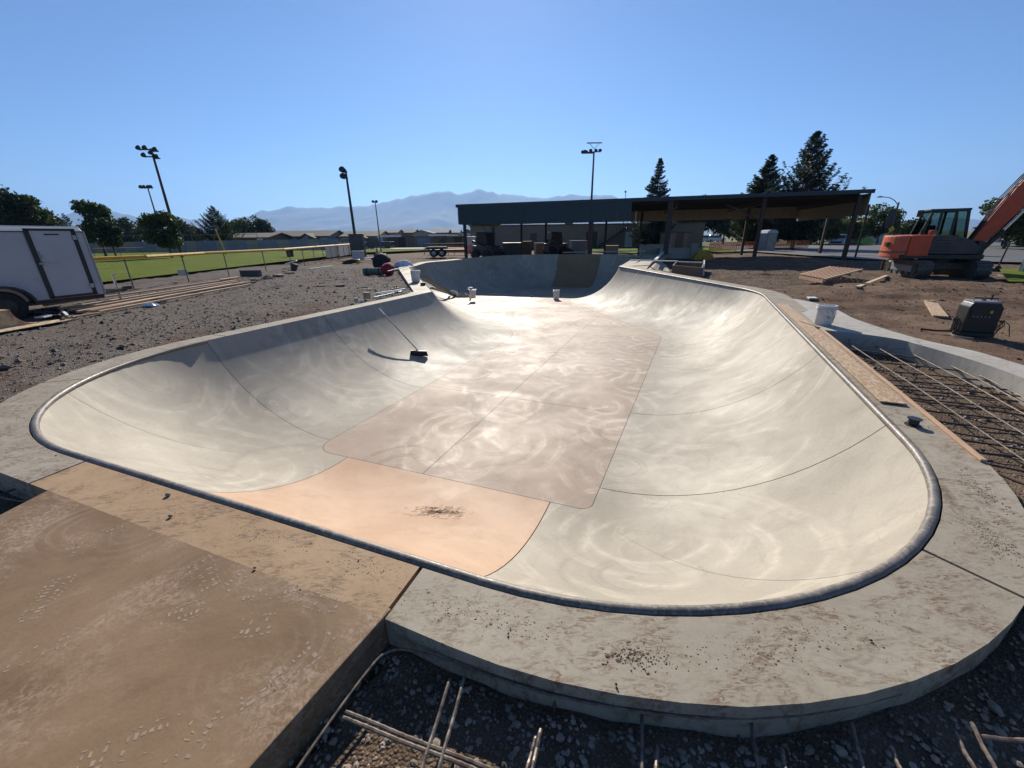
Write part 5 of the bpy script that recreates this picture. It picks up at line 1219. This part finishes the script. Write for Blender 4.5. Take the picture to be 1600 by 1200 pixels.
xd0 = tx(57, 400)[0]; xd1 = tx(125, 400)[0]; xd0, xd1 = min(xd0, xd1)-.02, max(xd0, xd1)+.02
dr_ = MB().box(((xd0+xd1)/2, -.012, 1.16), (xd1-xd0, .02, 1.48)).build('door', 'white_paint', et)
for xx in (xd0, xd1): MB().box((xx, -.02, 1.16), (.085, .024, 1.56)).build('door_frame', 'trim_black', dr_)
MB().box(((xd0+xd1)/2, -.021, 1.925), (xd1-xd0+.08, .022, .05)).build('door_frame', 'trim_black', dr_); MB().box(((xd0+xd1)/2, -.021, .40), (xd1-xd0+.08, .022, .05)).build('door_frame', 'trim_black', dr_)
MB().box((xd0+.16, -.04, 1.18), (.34, .03, .035)).build('door_handle', 'galvanised', dr_); MB().box((xd0+.1, -.035, 1.3), (.06, .03, .3)).build('latch', 'galvanised', dr_)
for zz in (.6, 1.75): MB().box((xd1-.02, -.04, zz), (.07, .03, .10)).build('hinge', 'galvanised', dr_)
MB().box(((xd0+xd1)/2, -.026, 1.82), (.26, .006, .03)).build('lettering_strip', 'trim_black', dr_)
wx = tx(10, 470)[0]-.05
wheel(et, (wx, .02, .30), .34, .2, rim='dark_metal'); wheel(et, (wx-.78, .02, .30), .34, .2, rim='dark_metal'); wheel(et, (wx, TW-.02, .30), .34, .2); wheel(et, (wx-.78, TW-.02, .30), .34, .2)
arc_ = [(.46*math.cos(a), .46*math.sin(a)*.95) for a in np.linspace(0, math.pi, 12)]; arc2 = [(.41*math.cos(a), .41*math.sin(a)*.95) for a in np.linspace(math.pi, 0, 12)]
fp = [(wx+x_, z_) for x_, z_ in arc_[:6]]+[(wx-.78+x_, z_) for x_, z_ in arc_[6:]]+[(wx-.78+x_, z_) for x_, z_ in arc2[:6]]+[(wx+x_, z_) for x_, z_ in arc2[6:]]
MB().extr(fp, (0, -.1, .32), (1, 0, 0), (0, 0, 1), (0, 1, 0), .24).build('fender', 'dark_metal', et)
MB().bar((0, .45, .34), (.95, TW/2, .34), .07, .09).build('tongue', 'dark_metal', et); MB().bar((0, TW-.45, .34), (.95, TW/2, .34), .07, .09).build('tongue', 'dark_metal', et)
MB().tube([(.75, TW/2, .05), (.75, TW/2, .75)], .03, 10).build('jack', 'galvanised', et); MB().tube([(.75, TW/2, .74), (.86, TW/2, .80)], .012, 8).build('jack_handle', 'galvanised', et); MB().box((1.0, TW/2, .38), (.2, .12, .1)).build('coupler', 'dark_metal', et, bevel=.02)
# ------------------------------------------------------------------ lumber beside the trailer
lum = [((70, 479), (372, 435), 'topmost, rearmost', 0), ((92, 483), (370, 438), '', 0), ((108, 485), (372, 440), '', 0), ((122, 487), (385, 441), '', 0), ((140, 486), (362, 444), '', 0), ((156, 487), (392, 444), '', 0)]
for k, (a, b, _, _) in enumerate(lum):
    board1('lumber_board', ['raised long board closest to the white trailer','second long board from the white trailer','third long board from the white trailer','fourth long board from the white trailer','fifth long board from the white trailer','sixth long board from the trailer, edging the gravel'][k], 'lumber', G(*a, .0)+Vector((0, 0, -.02+.03*(k == 0))), G(*b, -.01)+Vector((0, 0, -.02)), .09, .045, 'pine' if k % 2 else 'pine_red', 'timber boards beside the trailer')
board1('lumber_board', 'short pale board lying along the foot of the timber row', 'lumber', G(226, 472, -.05), G(268, 464, -.05), .14, .04, 'pine')
board1('lumber_board', 'pale offcut lying on top of the far end of the timber row', 'lumber', G(344, 438, .04), G(373, 433.5, .04), .14, .04, 'pine')
board1('lumber_board', 'long grey board edging the gravel at the end of the timber row', 'lumber', G(268, 463, -.06), G(400, 441, -.06), .1, .05, 'old_wood')
# concrete form with curved side at the far left
tf = thing('curved_form', 'brown plywood transition form with curved edge on the gravel', 'formwork', (0, 0, 0))
f0, f1 = G(-60, 524, -.05), G(62, 505, -.05); fd = (f1-f0); FL = fd.length; fd.normalize(); fs = Vector((-fd.y, fd.x, 0))
hh_ = .34
pr = [(0, 0), (FL*.97, 0)]+[(FL*(.97-.30*math.sin(t)), hh_*(1-math.cos(t))*.98+.012) for t in np.linspace(0, math.pi/2, 10)]+[(0, hh_)]
for k, off in enumerate((0, .7)):
    MB().extr(pr, f0+fs*off, fd, (0, 0, 1), fs, .02).build('side_template', 'paper_brown' if k == 0 else 'old_wood', tf)
m = MB(); kk = [(FL*(.97-.30*math.sin(t)), hh_*(1-math.cos(t))*.98+.02) for t in np.linspace(0, math.pi/2, 10)]+[(0, hh_+.012)]
for i, (a, b) in enumerate(kk):
    for off in (-.03, .73): q = f0+fd*a+Vector((0, 0, b))+fs*off; m.v.append(tuple(q))
for i in range(len(kk)-1): m.f.append((2*i, 2*i+1, 2*i+3, 2*i+2))
sk_ = m.build('skin', 'pine_red', tf); sk_.modifiers.new('t', 'SOLIDIFY').thickness = .012
board1('plywood_offcut', 'thin tan plywood sheet lying in front of the curved form', 'board', G(-40, 525, -.05), G(102, 500, -.05), .35, .014, 'paper_brown')
for k, (a, b, w_, mt, lb) in enumerate([((62, 497), (100, 489), .18, 'paper_white', 'torn white sheet on the scrap heap by the timber'), ((78, 491), (118, 497), .05, 'old_wood', 'dark stick on the scrap heap by the timber'), ((95, 484), (106, 494), .05, 'paper_white', 'short pale stick leaning on the scrap heap'), ((108, 497), (160, 489), .08, 'pine_red', 'reddish lath at the front of the scrap heap'), ((66, 488), (95, 493), .2, 'charcoal_paint', 'black plank end under the scrap heap'), ((112, 486), (150, 487), .12, 'old_wood', 'brown plank end between scrap and timber')]):
    p0 = G(*a, -.03); p1 = G(*b, -.03+.06*(k == 2)); board1('scrap_piece', lb, 'scrap', p0, p1, w_, .03, mt)
tag(crumple('plastic_sheet', 'grey crumpled plastic half buried beside the short pale board', 'plastic', 'bag_film', G(236, 478, -.06), (.3, .22, .1), 41, n_=9), 'grey crumpled plastic half buried beside the short pale board', 'plastic')
crumple('soil_sack', 'rusty brown sack lying beside the short pale board', 'sack', 'rust_pole', G(246, 473, -.06), (.34, .25, .12), 42, n_=9)
# small things along the fence
tag(MB().box((0, 0, .15), (.9, .25, .3)).build('wooden_box', 'charcoal_paint', None, bevel=.01), 'dark low box at the end of the timber row', 'box').location = G(393, 432, -.08)
k_ = 0
for (x_, y_) in [(402, 438), (418, 436), (436, 431), (452, 427)]:
    k_ += 1; o = raw('rubble_lump', IV*np.array([.28, .2, .12])*(1+.2*rng.standard_normal((len(IV), 1))), IF, 'pebble_grey'); o.location = G(x_, y_, -.05); tag(o, ['first rubble lump right of the dark low box', 'second rubble lump right of the dark low box', 'third rubble lump right of the dark low box', 'rubble lump closest to the tilted litter bin'][k_-1], 'rubble')
hv = thing('litter_bin', 'tilted dark litter bin with white lid by the fence', 'bin', G(459, 423, -.07), .3)
bb_ = MB().lathe([(0, 0), (.15, 0), (.2, .38), (0, .38)], 14).build('bin_body', 'charcoal_paint', hv, smooth=True); bb_.rotation_euler = (0, R(14), 0)
l_ = MB().box((-.05, 0, .45), (.62, .32, .07), M=Matrix.Rotation(R(-16), 3, 'Y')).build('lid', 'white_soft', hv, bevel=.02)
board1('lumber_board', 'grey board lying at the foot of the windscreen panels', 'lumber', G(484, 421, -.07), G(520, 416, -.07), .12, .05, 'paper_white')
th_ = thing('tyre_heap', 'black bundled hoses heaped at the fence corner', 'hose', G(543, 413, -.08)); 
for k in range(4): MB().lathe([(.30+.05*math.cos(a), .07+.06*math.sin(a)+k*.06) for a in np.linspace(0, 6.28, 9)], 20).build('coil', 'black_rubber', th_, smooth=True).location = (.25*(k % 2), .1*k, 0)
tag(MB().box((0, 0, .35), (.8, .6, .7)).box((0, 0, .72), (.86, .66, .05)).build('white_crate', 'white_paint', None, bevel=.02), 'white chest standing beside the fence end post', 'box').location = G(561, 407, -.1)
tag(MB().lathe([(0, 0), (.13, 0), (.15, .25), (.1, .3), (0, .32)], 12).build('fuel_can', 'yellow_paint', None, smooth=True), 'yellow can in front of the white chest', 'can').location = G(560, 412, -.08)
tag(MB().bar(G(489, 448, -.06), G(531, 446, -.04), .05, .04).build('timber_stake', 'old_wood', None), 'thin timber stake lying in the middle of the gravel', 'stake')
tag(MB().bar(G(526, 447, -.04), G(538, 446, -.04), .12, .07).build('stake_block', 'dark_metal', None), 'dark block lying at the end of the timber stake', 'block')
crumple('litter_paper', 'white paper scrap on the gravel beyond the timber stake', 'litter', 'paper_white', G(541, 436, -.06), (.3, .2, .07), 51, n_=8)
# bags
def blob(name, label, cat, mat, c, size, seed, rz=0, sub=3, amp=.12, par=None):
    bm = bmesh.new(); bmesh.ops.create_icosphere(bm, subdivisions=sub, radius=1); rs = random.Random(seed); ph = [rs.uniform(0, 6) for _ in range(9)]
    for v in bm.verts:
        n0 = v.co.normalized(); k = 1+amp*(math.sin(n0.x*4+ph[0])+math.sin(n0.y*5+ph[1])+math.sin(n0.z*6+ph[2])+.6*math.sin(n0.x*11+n0.y*7+ph[3])+.6*math.sin(n0.z*13+ph[4]-n0.x*6))*.5
        v.co = Vector((n0.x*size[0]/2*k, n0.y*size[1]/2*k, max(-.96, n0.z)*size[2]/2*k+size[2]/2*.95))
    for f in bm.faces: f.smooth = True
    me = bpy.data.meshes.new(name); bm.to_mesh(me); bm.free(); me.materials.append(MAT[mat]); o = bpy.data.objects.new(name, me); COL.objects.link(o); o.location = c; o.rotation_euler = (0, 0, rz)
    return tag(o, label, cat) if par is None else o
blob('duffel_bag', 'big black duffel bag with pale straps behind the red bag', 'bag', 'cloth_black', G(598, 424, -.08), (1.0, .7, .95), 1)
blob('red_bag', 'small crimson bag leaning on the black duffel bag', 'bag', 'cloth_red', G(607, 430, -.08), (.62, .5, .6), 2)
rb = thing('bedroll', 'grey green rolled mat lying left of the red bag', 'roll', G(585, 430, -.08), -.1)
MB().lathe([(0, -.48), (.13, -.48), (.17, -.44), (.17, .44), (.13, .48), (0, .48)], 16, M=Matrix.Rotation(R(90), 3, 'Y')).build('roll', 'cloth_green', rb, smooth=True).location = (0, 0, .17)
for sx_ in (-.3, .3): MB().lathe([(.172, -.02), (.18, -.02), (.18, .02), (.172, .02)], 16, M=Matrix.Rotation(R(90), 3, 'Y')).build('strap', 'cloth_black', rb).location = (sx_, 0, .17)
MB().lathe([(0, -.5), (.15, -.49), (.15, -.40), (.172, -.39)], 16, M=Matrix.Rotation(R(90), 3, 'Y')).build('dark_end', 'cloth_black', rb).location = (0, 0, .17)
blob('plastic_bag', 'clear bluish plastic bag lying right of the duffel bag', 'bag', 'bag_film', G(630, 421, -.06), (1.2, .6, .45), 3, .5, amp=.2)
blob('backpack', 'dark pack with grey lining behind the duffel bag', 'bag', 'charcoal_paint', G(596, 410, -.08), (1.3, .7, .6), 4, .2, amp=.2)
cn = thing('traffic_cone', 'orange cone standing on the lawn behind the bags', 'cone', G(590, 401, -.05)); MB().box((0, 0, .025), (.5, .5, .05)).build('base', 'orange_mesh', cn); MB().lathe([(.2, .05), (.035, .78), (0, .78)], 16).build('cone', 'orange_mesh', cn, smooth=True)
board1('pole_tool', 'thin aluminium pole resting from the red bag onto the deck corner', 'pole', G(606, 424, .35), G(641, 416, .16), .03, .03, 'galvanised')
for k, (a, b, lb) in enumerate([((563, 405), (598, 402), 'pale timber on the lawn edge left of the cone'), ((570, 407), (600, 406), 'second pale timber in front of the cone'), ((498, 396), (528, 394), 'pale bench slab behind the windscreen panels')]): board1('lumber_board', lb, 'lumber', G(*a, -.02), G(*b, -.02), .2, .06, 'paper_white')
# ------------------------------------------------------------------ boards and pallet on the dirt to the right
pc = [G(1249, 434, .02), G(1286, 441.5, .02), G(1346, 425, .02), G(1297, 420.5, .02)]
pl = thing('timber_pallet', 'slatted timber frame lying on the dirt mound', 'pallet', (0, 0, 0))
for k in range(9):
    t = k/8; a = pc[0].lerp(pc[1], t); b = pc[3].lerp(pc[2], t); MB().bar(a+Vector((0, 0, .1)), b+Vector((0, 0, .1)), .06, .05).build('slat', 'pine' if k % 8 == 0 else 'pine_red', pl)
for t in (0, .33, .66, 1): MB().bar(pc[0].lerp(pc[3], t)+Vector((0, 0, .03)), pc[1].lerp(pc[2], t)+Vector((0, 0, .03)), .05, .10).build('cross_piece', 'pine_red', pl)
board1('lumber_board', 'pale board lying in front of the digger tracks', 'lumber', GT(1340, 450)+Vector((0, 0, .01)), GT(1385, 432)+Vector((0, 0, .01)), .12, .04, 'pine')
board1('lumber_board', 'bright OSB strip lying towards the welder', 'lumber', GT(1431, 444)+Vector((0, 0, .015)), GT(1469, 497)+Vector((0, 0, .015)), .22, .03, 'osb')
board1('lumber_board', 'pale plank spanning the deck gap behind the right hip', 'lumber', G(985, 407.5, .34), G(1059, 409, .26), .2, .05, 'paper_white')
board1('lumber_board', 'pale plank angled along the second lip behind the right hip', 'lumber', G(1024, 407, .3), G(1037, 394, .38), .14, .06, 'paper_white')
board1('lumber_board', 'dark plank on the apron behind the right hip', 'lumber', G(984, 403, .31), G(1003, 402, .31), .2, .05, 'old_wood')
board1('lumber_board', 'white plank lying beyond the far wall', 'lumber', G(880, 395, .32), G(1008, 392.5, .36), .25, .06, 'paper_white')
# second small ramp behind the right deck
rp_ = thing('concrete_ramp', 'small concrete bank sloping away behind the right deck', 'ramp', (0, 0, 0))
A_, B_, C_, D_ = G(1011, 421, .06), G(1032, 403, .2), G(1062, 429, -.02), G(1040, 407, .1)
v = []; f = []
for i in range(9):
    t = i/8
    for j in range(9): u = j/8; p0 = A_.lerp(B_, t); p1 = C_.lerp(D_, t); q = p0.lerp(p1, u); q.z = p0.z-.34*math.sin(u*math.pi/2)**.8*(1-.2*t)-.03; v.append(tuple(q))
for i in range(8):
    for j in range(8): f.append((i*9+j, i*9+j+1, (i+1)*9+j+1, (i+1)*9+j))
m = MB(); m.v = v; m.f = f; o = m.build('bank', 'wall_concrete', rp_, smooth=True); o.modifiers.new('t', 'SOLIDIFY').thickness = -.1
bx = thing('form_box', 'low dark wooden form box standing on the dirt behind the bank', 'formwork', (0, 0, 0))
a, b, c_, d_ = G(1050, 428, -.2), G(1095, 433, -.2), G(1098, 423, -.2), G(1056, 421, -.2)
for p0, p1 in ((a, b), (b, c_), (c_, d_), (d_, a)): MB().bar(p0+Vector((0, 0, .2)), p1+Vector((0, 0, .2)), .05, .4).build('side_board', 'old_wood', bx)
MB().bar(a.lerp(d_, .6)+Vector((0, 0, .46)), b.lerp(c_, .7)+Vector((0, 0, .46)), .08, .05).build('top_board', 'paper_white', bx); MB().bar(b+Vector((.1, 0, .1)), c_+Vector((0, 0, .5)), .06, .05).build('stake', 'paper_white', bx)
# ------------------------------------------------------------------ welder / generator
gv = GT(1516, 522); ge = thing('generator', 'black portable welder generator with cable coils on the dirt', 'generator', gv, -.42); ge.scale = (.56, .66, .88)
MB().extr([(-.36, 0), (.36, 0), (.36, .46), (.28, .54), (-.30, .54), (-.36, .46)], (0, 0, .06), (1, 0, 0), (0, 0, 1), (0, 1, 0), .46).build('case', 'trim_black', ge, bevel=.02)
MB().box((0, 0, .615), (.60, .44, .03)).build('top_cover', 'grey_metal', ge, bevel=.01); MB().box((0, 0, .03), (.74, .50, .06)).build('skid', 'dark_metal', ge)
fp_ = MB().box((0, -.236, .42), (.58, .02, .2)).build('control_panel', 'trim_black', ge)
MB().lathe([(0, 0), (.03, 0), (.03, .012), (0, .014)], 14, M=Matrix.Rotation(R(90), 3, 'X')).build('gauge', 'yellow_cap', fp_).location = (.12, -.247, .45)
for k in range(5): MB().lathe([(0, 0), (.014, 0), (.012, .025), (0, .025)], 10, M=Matrix.Rotation(R(90), 3, 'X')).build('knob', 'grey_metal', fp_).location = (-.22+k*.08, -.247, .36)
MB().tube([(-.26, -.1, .62), (-.26, -.1, .68), (.24, -.1, .68), (.24, -.1, .62)], .012, 8).build('lift_handle', 'dark_metal', ge, smooth=True); MB().tube([(.2, .08, .62), (.2, .08, .74)], .02, 8).build('exhaust', 'dark_metal', ge); MB().lathe([(0, .62), (.05, .62), (.05, .65), (0, .66)], 12).build('fuel_cap', 'black_plastic', ge)
for sx_, nc_ in ((-1, 5), (1, 3)):
    for k in range(nc_):
        r_ = .1+.03*random.random(); cx = sx_*(.40+.05*k*.6); pts = [(cx+sx_*.05*math.sin(a)+.02*math.sin(3*a), -.12+r_*.7*math.cos(a)-.05*k*.3, .14+r_*1.25*math.sin(a)+.04*random.random()) for a in np.linspace(0, 6.28, 16)]; MB().tube(pts, .009, 6).build('cable_coil', 'black_rubber', ge, smooth=True)
MB().tube([(-.42, -.15, .1), (-.6, -.3, .03), (-.62, -.5, .02), (-.45, -.62, .02), (-.3, -.7, .02)], .010, 6).build('cable', 'grey_metal', ge, smooth=True); MB().tube([(-.5, -.1, .05), (-.8, -.02, .03), (-1.1, .1, .03)], .02, 6).build('cable_plug', 'black_rubber', ge, smooth=True)
MB().tube([(.42, -.1, .12), (.5, -.16, .3), (.62, -.2, .22), (.68, -.25, .02)], .010, 6).build('cable', 'black_rubber', ge, smooth=True)
# ------------------------------------------------------------------ excavator
ex0 = GT(1436, 436); ex1 = GT(1540, 437)
ec = (ex0+ex1)/2; exz = max(tz(ec.x, ec.y), tz(ec.x-1, ec.y), tz(ec.x, ec.y+1))+.0
gdir = Vector((ex1.x-ex0.x, ex1.y-ex0.y)).normalized(); back = Vector((-gdir.y, gdir.x))
GA = 1.75; TLn = 2.9
org = Vector((ec.x, ec.y))+back*(TLn/2-.15)
ex = thing('excavator', 'orange and charcoal tracked excavator parked on the dirt', 'excavator', (org.x, org.y, exz), math.atan2(gdir.y, gdir.x)+R(-4))
def track(xc):
    t_ = MB(); r_ = .32; n2 = 14; L2 = TLn/2-r_; path = []
    for k in range(n2+1): a = -math.pi/2+math.pi*k/n2; path.append((L2+r_*math.cos(a), r_+r_*math.sin(a)))
    for k in range(n2+1): a = math.pi/2+math.pi*k/n2; path.append((-L2+r_*math.cos(a), r_+r_*math.sin(a)))
    inn = [((abs(y_)-.05)*math.copysign(1, y_), r_+(z_-r_)*.84) for y_, z_ in path]
    b = MB(); ln = [0]
    P2 = path+[path[0]]
    for i in range(len(P2)-1): ln.append(ln[-1]+math.dist(P2[i], P2[i+1]))
    core = MB().extr(path, (xc, 0, .0), (0, 1, 0), (0, 0, 1), (1, 0, 0), .40).build('track_band', 'track_steel', ex, smooth=False)
    K = 44
    for k in range(K):
        s_ = ln[-1]*k/K
        for i in range(len(P2)-1):
            if s_ <= ln[i+1]: break
        u = (s_-ln[i])/max(1e-6, ln[i+1]-ln[i]); y_ = P2[i][0]+(P2[i+1][0]-P2[i][0])*u; z_ = P2[i][1]+(P2[i+1][1]-P2[i][1])*u
        dy_, dz_ = P2[i+1][0]-P2[i][0], P2[i+1][1]-P2[i][1]; a = math.atan2(dz_, dy_)
        MB().box((xc, y_, z_), (.46, .10, .045), M=Matrix.Rotation(a, 3, 'X')).build('track_shoe', 'track_steel', core)
    sx_ = -1 if xc < 0 else 1
    MB().box((xc+sx_*.205, 0, r_), (.03, TLn*.62, .26)).build('track_frame', 'grey_metal', core, bevel=.01)
    for yy in (-L2, L2): MB().lathe([(0, -.02), (.2, -.02), (.22, 0), (.2, .02), (0, .03)], 18, M=Matrix.Rotation(R(90), 3, 'Y')).build('sprocket', 'dark_metal', core, smooth=True).location = (xc+sx_*.215, yy, r_)
    for k in range(4): MB().lathe([(0, -.02), (.08, -.02), (.08, .03), (0, .035)], 12, M=Matrix.Rotation(R(90), 3, 'Y')).build('roller', 'dark_metal', core, smooth=True).location = (xc+sx_*.215, -.75+k*.5, .13)
track(-GA/2); track(GA/2)
MB().box((0, 0, .42), (1.45, 1.2, .26)).build('car_body', 'track_steel', ex, bevel=.03); MB().lathe([(0, .52), (.58, .52), (.58, .70), (0, .70)], 28).build('swing_ring', 'dark_metal', ex, smooth=True)
bl_ = MB().extr([(0, .08), (.08, 0), (.1, .4), (.02, .46)], (0, TLn/2+.28, .08), (0, 1, 0), (0, 0, 1), (1, 0, 0), 2.2).build('dozer_blade', 'dark_metal', ex)
for sx_ in (-.5, .5): MB().bar((sx_, .5, .38), (sx_, TLn/2+.3, .28), .1, .12).build('blade_arm', 'dark_metal', bl_)
# upper body: local +x = boom direction, tail at -x, cab on the far side (+y)
PHI = R(-6); up_ = bpy.data.objects.new('upper_body', None)
Mr = Matrix.Rotation(PHI, 3, 'Z')
def ub(): return MB()
def addp(m, name, mat, par=ex, **k):
    m.v = [tuple(Mr @ (Vector(v_)+Vector((-.35, 0, 0)))) for v_ in m.v]; return m.build(name, mat, par, **k)
bpy.data.objects.remove(up_)
def arcp(x0, R_, a0, a1, n_): return [(x0+R_*math.cos(t), R_*math.sin(t)) for t in np.linspace(a0, a1, n_)]
addp(MB().box((.1, 0, .80), (2.5, 2.05, .16)), 'turntable_deck', 'dark_metal', bevel=.02)
tail = arcp(.0, 1.52, R(138), R(222), 12)
addp(MB().prism([(-.95, -1.02)]+[(-1.13, -1.02)]+[p_ for p_ in tail][::-1][:0]+[(x_, y_) for x_, y_ in reversed(tail)][:0]+[(-.95, 1.02)] if False else [(-.95, 1.02)]+tail+[(-.95, -1.02)], .72, 1.62), 'counterweight', 'orange_faded', bevel=.06)
addp(MB().prism([(-.95, 1.03)]+arcp(0, 1.54, R(138), R(222), 12)+[(-.95, -1.03)], .96, 1.00), 'counterweight_band', 'charcoal_paint')
addp(MB().box((-.62, -1.0, 1.22), (.66, .10, .80)), 'side_door', 'orange_paint', bevel=.03)
addp(MB().extr([(-.28, .9), (1.1, .9), (1.2, 1.15), (.85, 1.45), (.3, 1.60), (-.28, 1.63)], (0, -.52, 0), (1, 0, 0), (0, 0, 1), (0, 1, 0), .98), 'engine_cover', 'charcoal_paint', bevel=.04)
addp(MB().box((-.62, 0, 1.24), (.66, 1.9, .78)), 'engine_hood', 'orange_paint', bevel=.04)
for k in range(5): addp(MB().box((.05+k*.0, -1.015, 1.05+k*.09), (.5, .015, .03)), 'grille_slat', 'trim_black')
addp(MB().box((-1.42, -.35, 1.28), (.2, .34, .14)), 'rear_recess', 'trim_black')
addp(MB().tube([(-.45, -.3, 1.6), (-.45, -.3, 1.86)], .07, 12), 'exhaust', 'black_rubber', smooth=True); addp(MB().lathe([(0, 0), (.13, 0), (.13, .16), (.08, .2), (0, .2)], 14, c=(-.12, -.25, 1.62)), 'air_filter', 'orange_faded', smooth=True)
# cab
cabp = [(-.42, .88), (.96, .88), (1.0, 1.5), (.84, 2.52), (-.22, 2.54), (-.40, 1.6)]
cy0, cy1 = .02, 1.02
for yy in (cy0, cy1):
    for (a, b) in zip(cabp, cabp[1:]+cabp[:1]): addp(MB().bar((a[0], yy, a[1]), (b[0], yy, b[1]), .08, .085, up=(0, 1, 0)), 'cab_frame', 'trim_black')
    for xx in (.12, .56): addp(MB().bar((xx, yy, .9), (xx-.06, yy, 2.5), .07, .07, up=(0, 1, 0)), 'cab_pillar', 'trim_black')
    addp(MB().extr([(-.38, 1.58), (.97, 1.5), (.82, 2.47), (-.2, 2.5)], (0, yy, 0), (1, 0, 0), (0, 0, 1), (0, 1, 0), .012), 'side_glass', 'glass')
    addp(MB().extr([(-.38, .9), (.94, .9), (.97, 1.5), (-.38, 1.58)], (0, yy, 0), (1, 0, 0), (0, 0, 1), (0, 1, 0), .04), 'cab_panel', 'charcoal_paint')
for (a, b) in (((1.0, 1.5), (.84, 2.52)), ((.96, .95), (1.0, 1.5)), ((-.40, 1.6), (-.22, 2.54))): addp(MB().bar((a[0], (cy0+cy1)/2, a[1]), (b[0], (cy0+cy1)/2, b[1]), cy1-cy0-.1, .012, up=(1, 0, 0)), 'end_glass', 'glass')
addp(MB().box((.30, (cy0+cy1)/2, 2.57), (1.22, 1.08, .09)), 'cab_roof', 'trim_black', bevel=.03); addp(MB().extr([(0, 0), (.5, 0), (.5, .12), (.12, .16), (.04, .75), (-.08, .75)], (.05, .52, 1.25), (1, 0, 0), (0, 0, 1), (0, 1, 0), .48), 'seat', 'cloth_black', bevel=.03)
addp(MB().box((.84, .52, 1.25), (.12, .5, .7)), 'console', 'trim_black', bevel=.03)
addp(MB().tube([(-.3, .02, 2.1), (-.5, -.12, 2.3), (-.62, -.16, 2.42)], .015, 6), 'mirror_arm', 'dark_metal'); addp(MB().box((-.66, -.17, 2.45), (.2, .05, .26)), 'mirror', 'dark_metal', bevel=.02)
# boom swung to +x
BS = lambda P_: [(.98+(x_-1.5)*.74, 1.1+(z_-1.15)*1.22) for x_, z_ in P_]
def b3(P_, y_=-.28): return [(q[0], y_, q[1]) for q in BS(P_)]
addp(MB().box((1.2, -.28, .98), (.6, .5, .7)), 'swing_bracket', 'dark_metal', bevel=.05)
addp(MB().extr(BS([(1.5, 1.25), (1.85, 1.0), (3.05, 2.35), (4.0, 3.25), (4.9, 3.7), (4.8, 4.15), (3.8, 4.0), (2.55, 2.95)]), (0, -.28, 0), (1, 0, 0), (0, 0, 1), (0, 1, 0), .36), 'boom', 'orange_paint', bevel=.03)
addp(MB().tube(b3([(1.85, .75), (2.75, 1.7)]), .085, 12), 'boom_cylinder', 'dark_metal', smooth=True); addp(MB().tube(b3([(2.75, 1.7), (3.4, 2.5)]), .045, 12), 'cylinder_rod', 'chrome', smooth=True)
addp(MB().tube(b3([(2.8, 3.35), (3.9, 4.35)]), .07, 12), 'stick_cylinder', 'orange_paint', smooth=True); addp(MB().tube(b3([(3.9, 4.35), (4.9, 4.6)]), .04, 12), 'cylinder_rod', 'chrome', smooth=True)
addp(MB().extr(BS([(4.7, 4.4), (5.0, 4.6), (5.2, 4.0), (6.1, 2.1), (5.85, 2.0), (4.95, 3.4)]), (0, -.28, 0), (1, 0, 0), (0, 0, 1), (0, 1, 0), .28), 'stick', 'orange_paint', bevel=.02)
addp(MB().extr(BS([(5.7, 2.1), (6.2, 2.1), (6.45, 1.5), (6.1, .9), (5.5, .8), (5.45, 1.0), (5.8, 1.4)]), (0, -.28, 0), (1, 0, 0), (0, 0, 1), (0, 1, 0), .75), 'digging_bucket', 'dark_metal', bevel=.02)
for k in range(4):
    yy = -.44+k*.1; addp(MB().tube(b3([(1.5, 1.3), (1.8, 1.85), (2.2, 2.5+.05*k), (2.7, 3.2+.02*k), (3.6, 4.02)], yy), .018, 6), 'hydraulic_hose', 'black_rubber', smooth=True)
addp(MB().box((1.12, -.75, 1.15), (.12, .5, .5)), 'front_guard', 'dark_metal', bevel=.02)
# post with a round base near the digger
pv = GT(1556, 424); po = thing('marker_post', 'thin dark post with rounded foot between the digger and the canvas', 'post', pv); MB().tube([(0, 0, 0), (.12, .0, 1.25)], .03, 8).build('post', 'dark_metal', po); MB().lathe([(0, 0), (.14, 0), (.17, .12), (.08, .26), (0, .26)], 14).build('foot', 'black_rubber', po, smooth=True)
board1('metal_strip', 'pale metal edging strip on the lawn right of the digger', 'edging', GT(1556, 428), GT(1625, 447), .08, .05, 'galvanised')
board1('metal_strip', 'second pale edging strip behind the first on the lawn', 'edging', GT(1580, 424), GT(1640, 436), .08, .05, 'galvanised')
# lone post by the right shelter end
tag(MB().tube([(0, 0, 0), (.0, 0, 3.6)], .06, 8).build('steel_post', 'brown_steel', None), 'slim dark steel post just right of the shelter end', 'post').location = (at(1338, 395, 29.5).x, 29.5, -.3)
board1('far_timber', 'pale timber on the dirt near the bank', 'lumber', GT(1262, 467), GT(1275, 467), .2, .04, 'paper_white')

# ------------------------------------------------------------------ air
hz_ = MB().box((0, 3600, 437), (26000, 13600, 880)).build('haze', 'asphalt', None); stuff(hz_, 'pale blue haze in front of the far mountains', 'haze')
hm = bpy.data.materials.new('haze_air'); hm.use_nodes = True; ht_ = hm.node_tree; ht_.nodes.clear()
pv_ = ht_.nodes.new('ShaderNodeVolumePrincipled'); pv_.inputs['Color'].default_value = (.34, .58, 1.0, 1); pv_.inputs['Density'].default_value = HAZE; pv_.inputs['Anisotropy'].default_value = .35
oo = ht_.nodes.new('ShaderNodeOutputMaterial'); ht_.links.new(pv_.outputs[0], oo.inputs['Volume']); hz_.data.materials.clear(); hz_.data.materials.append(hm)
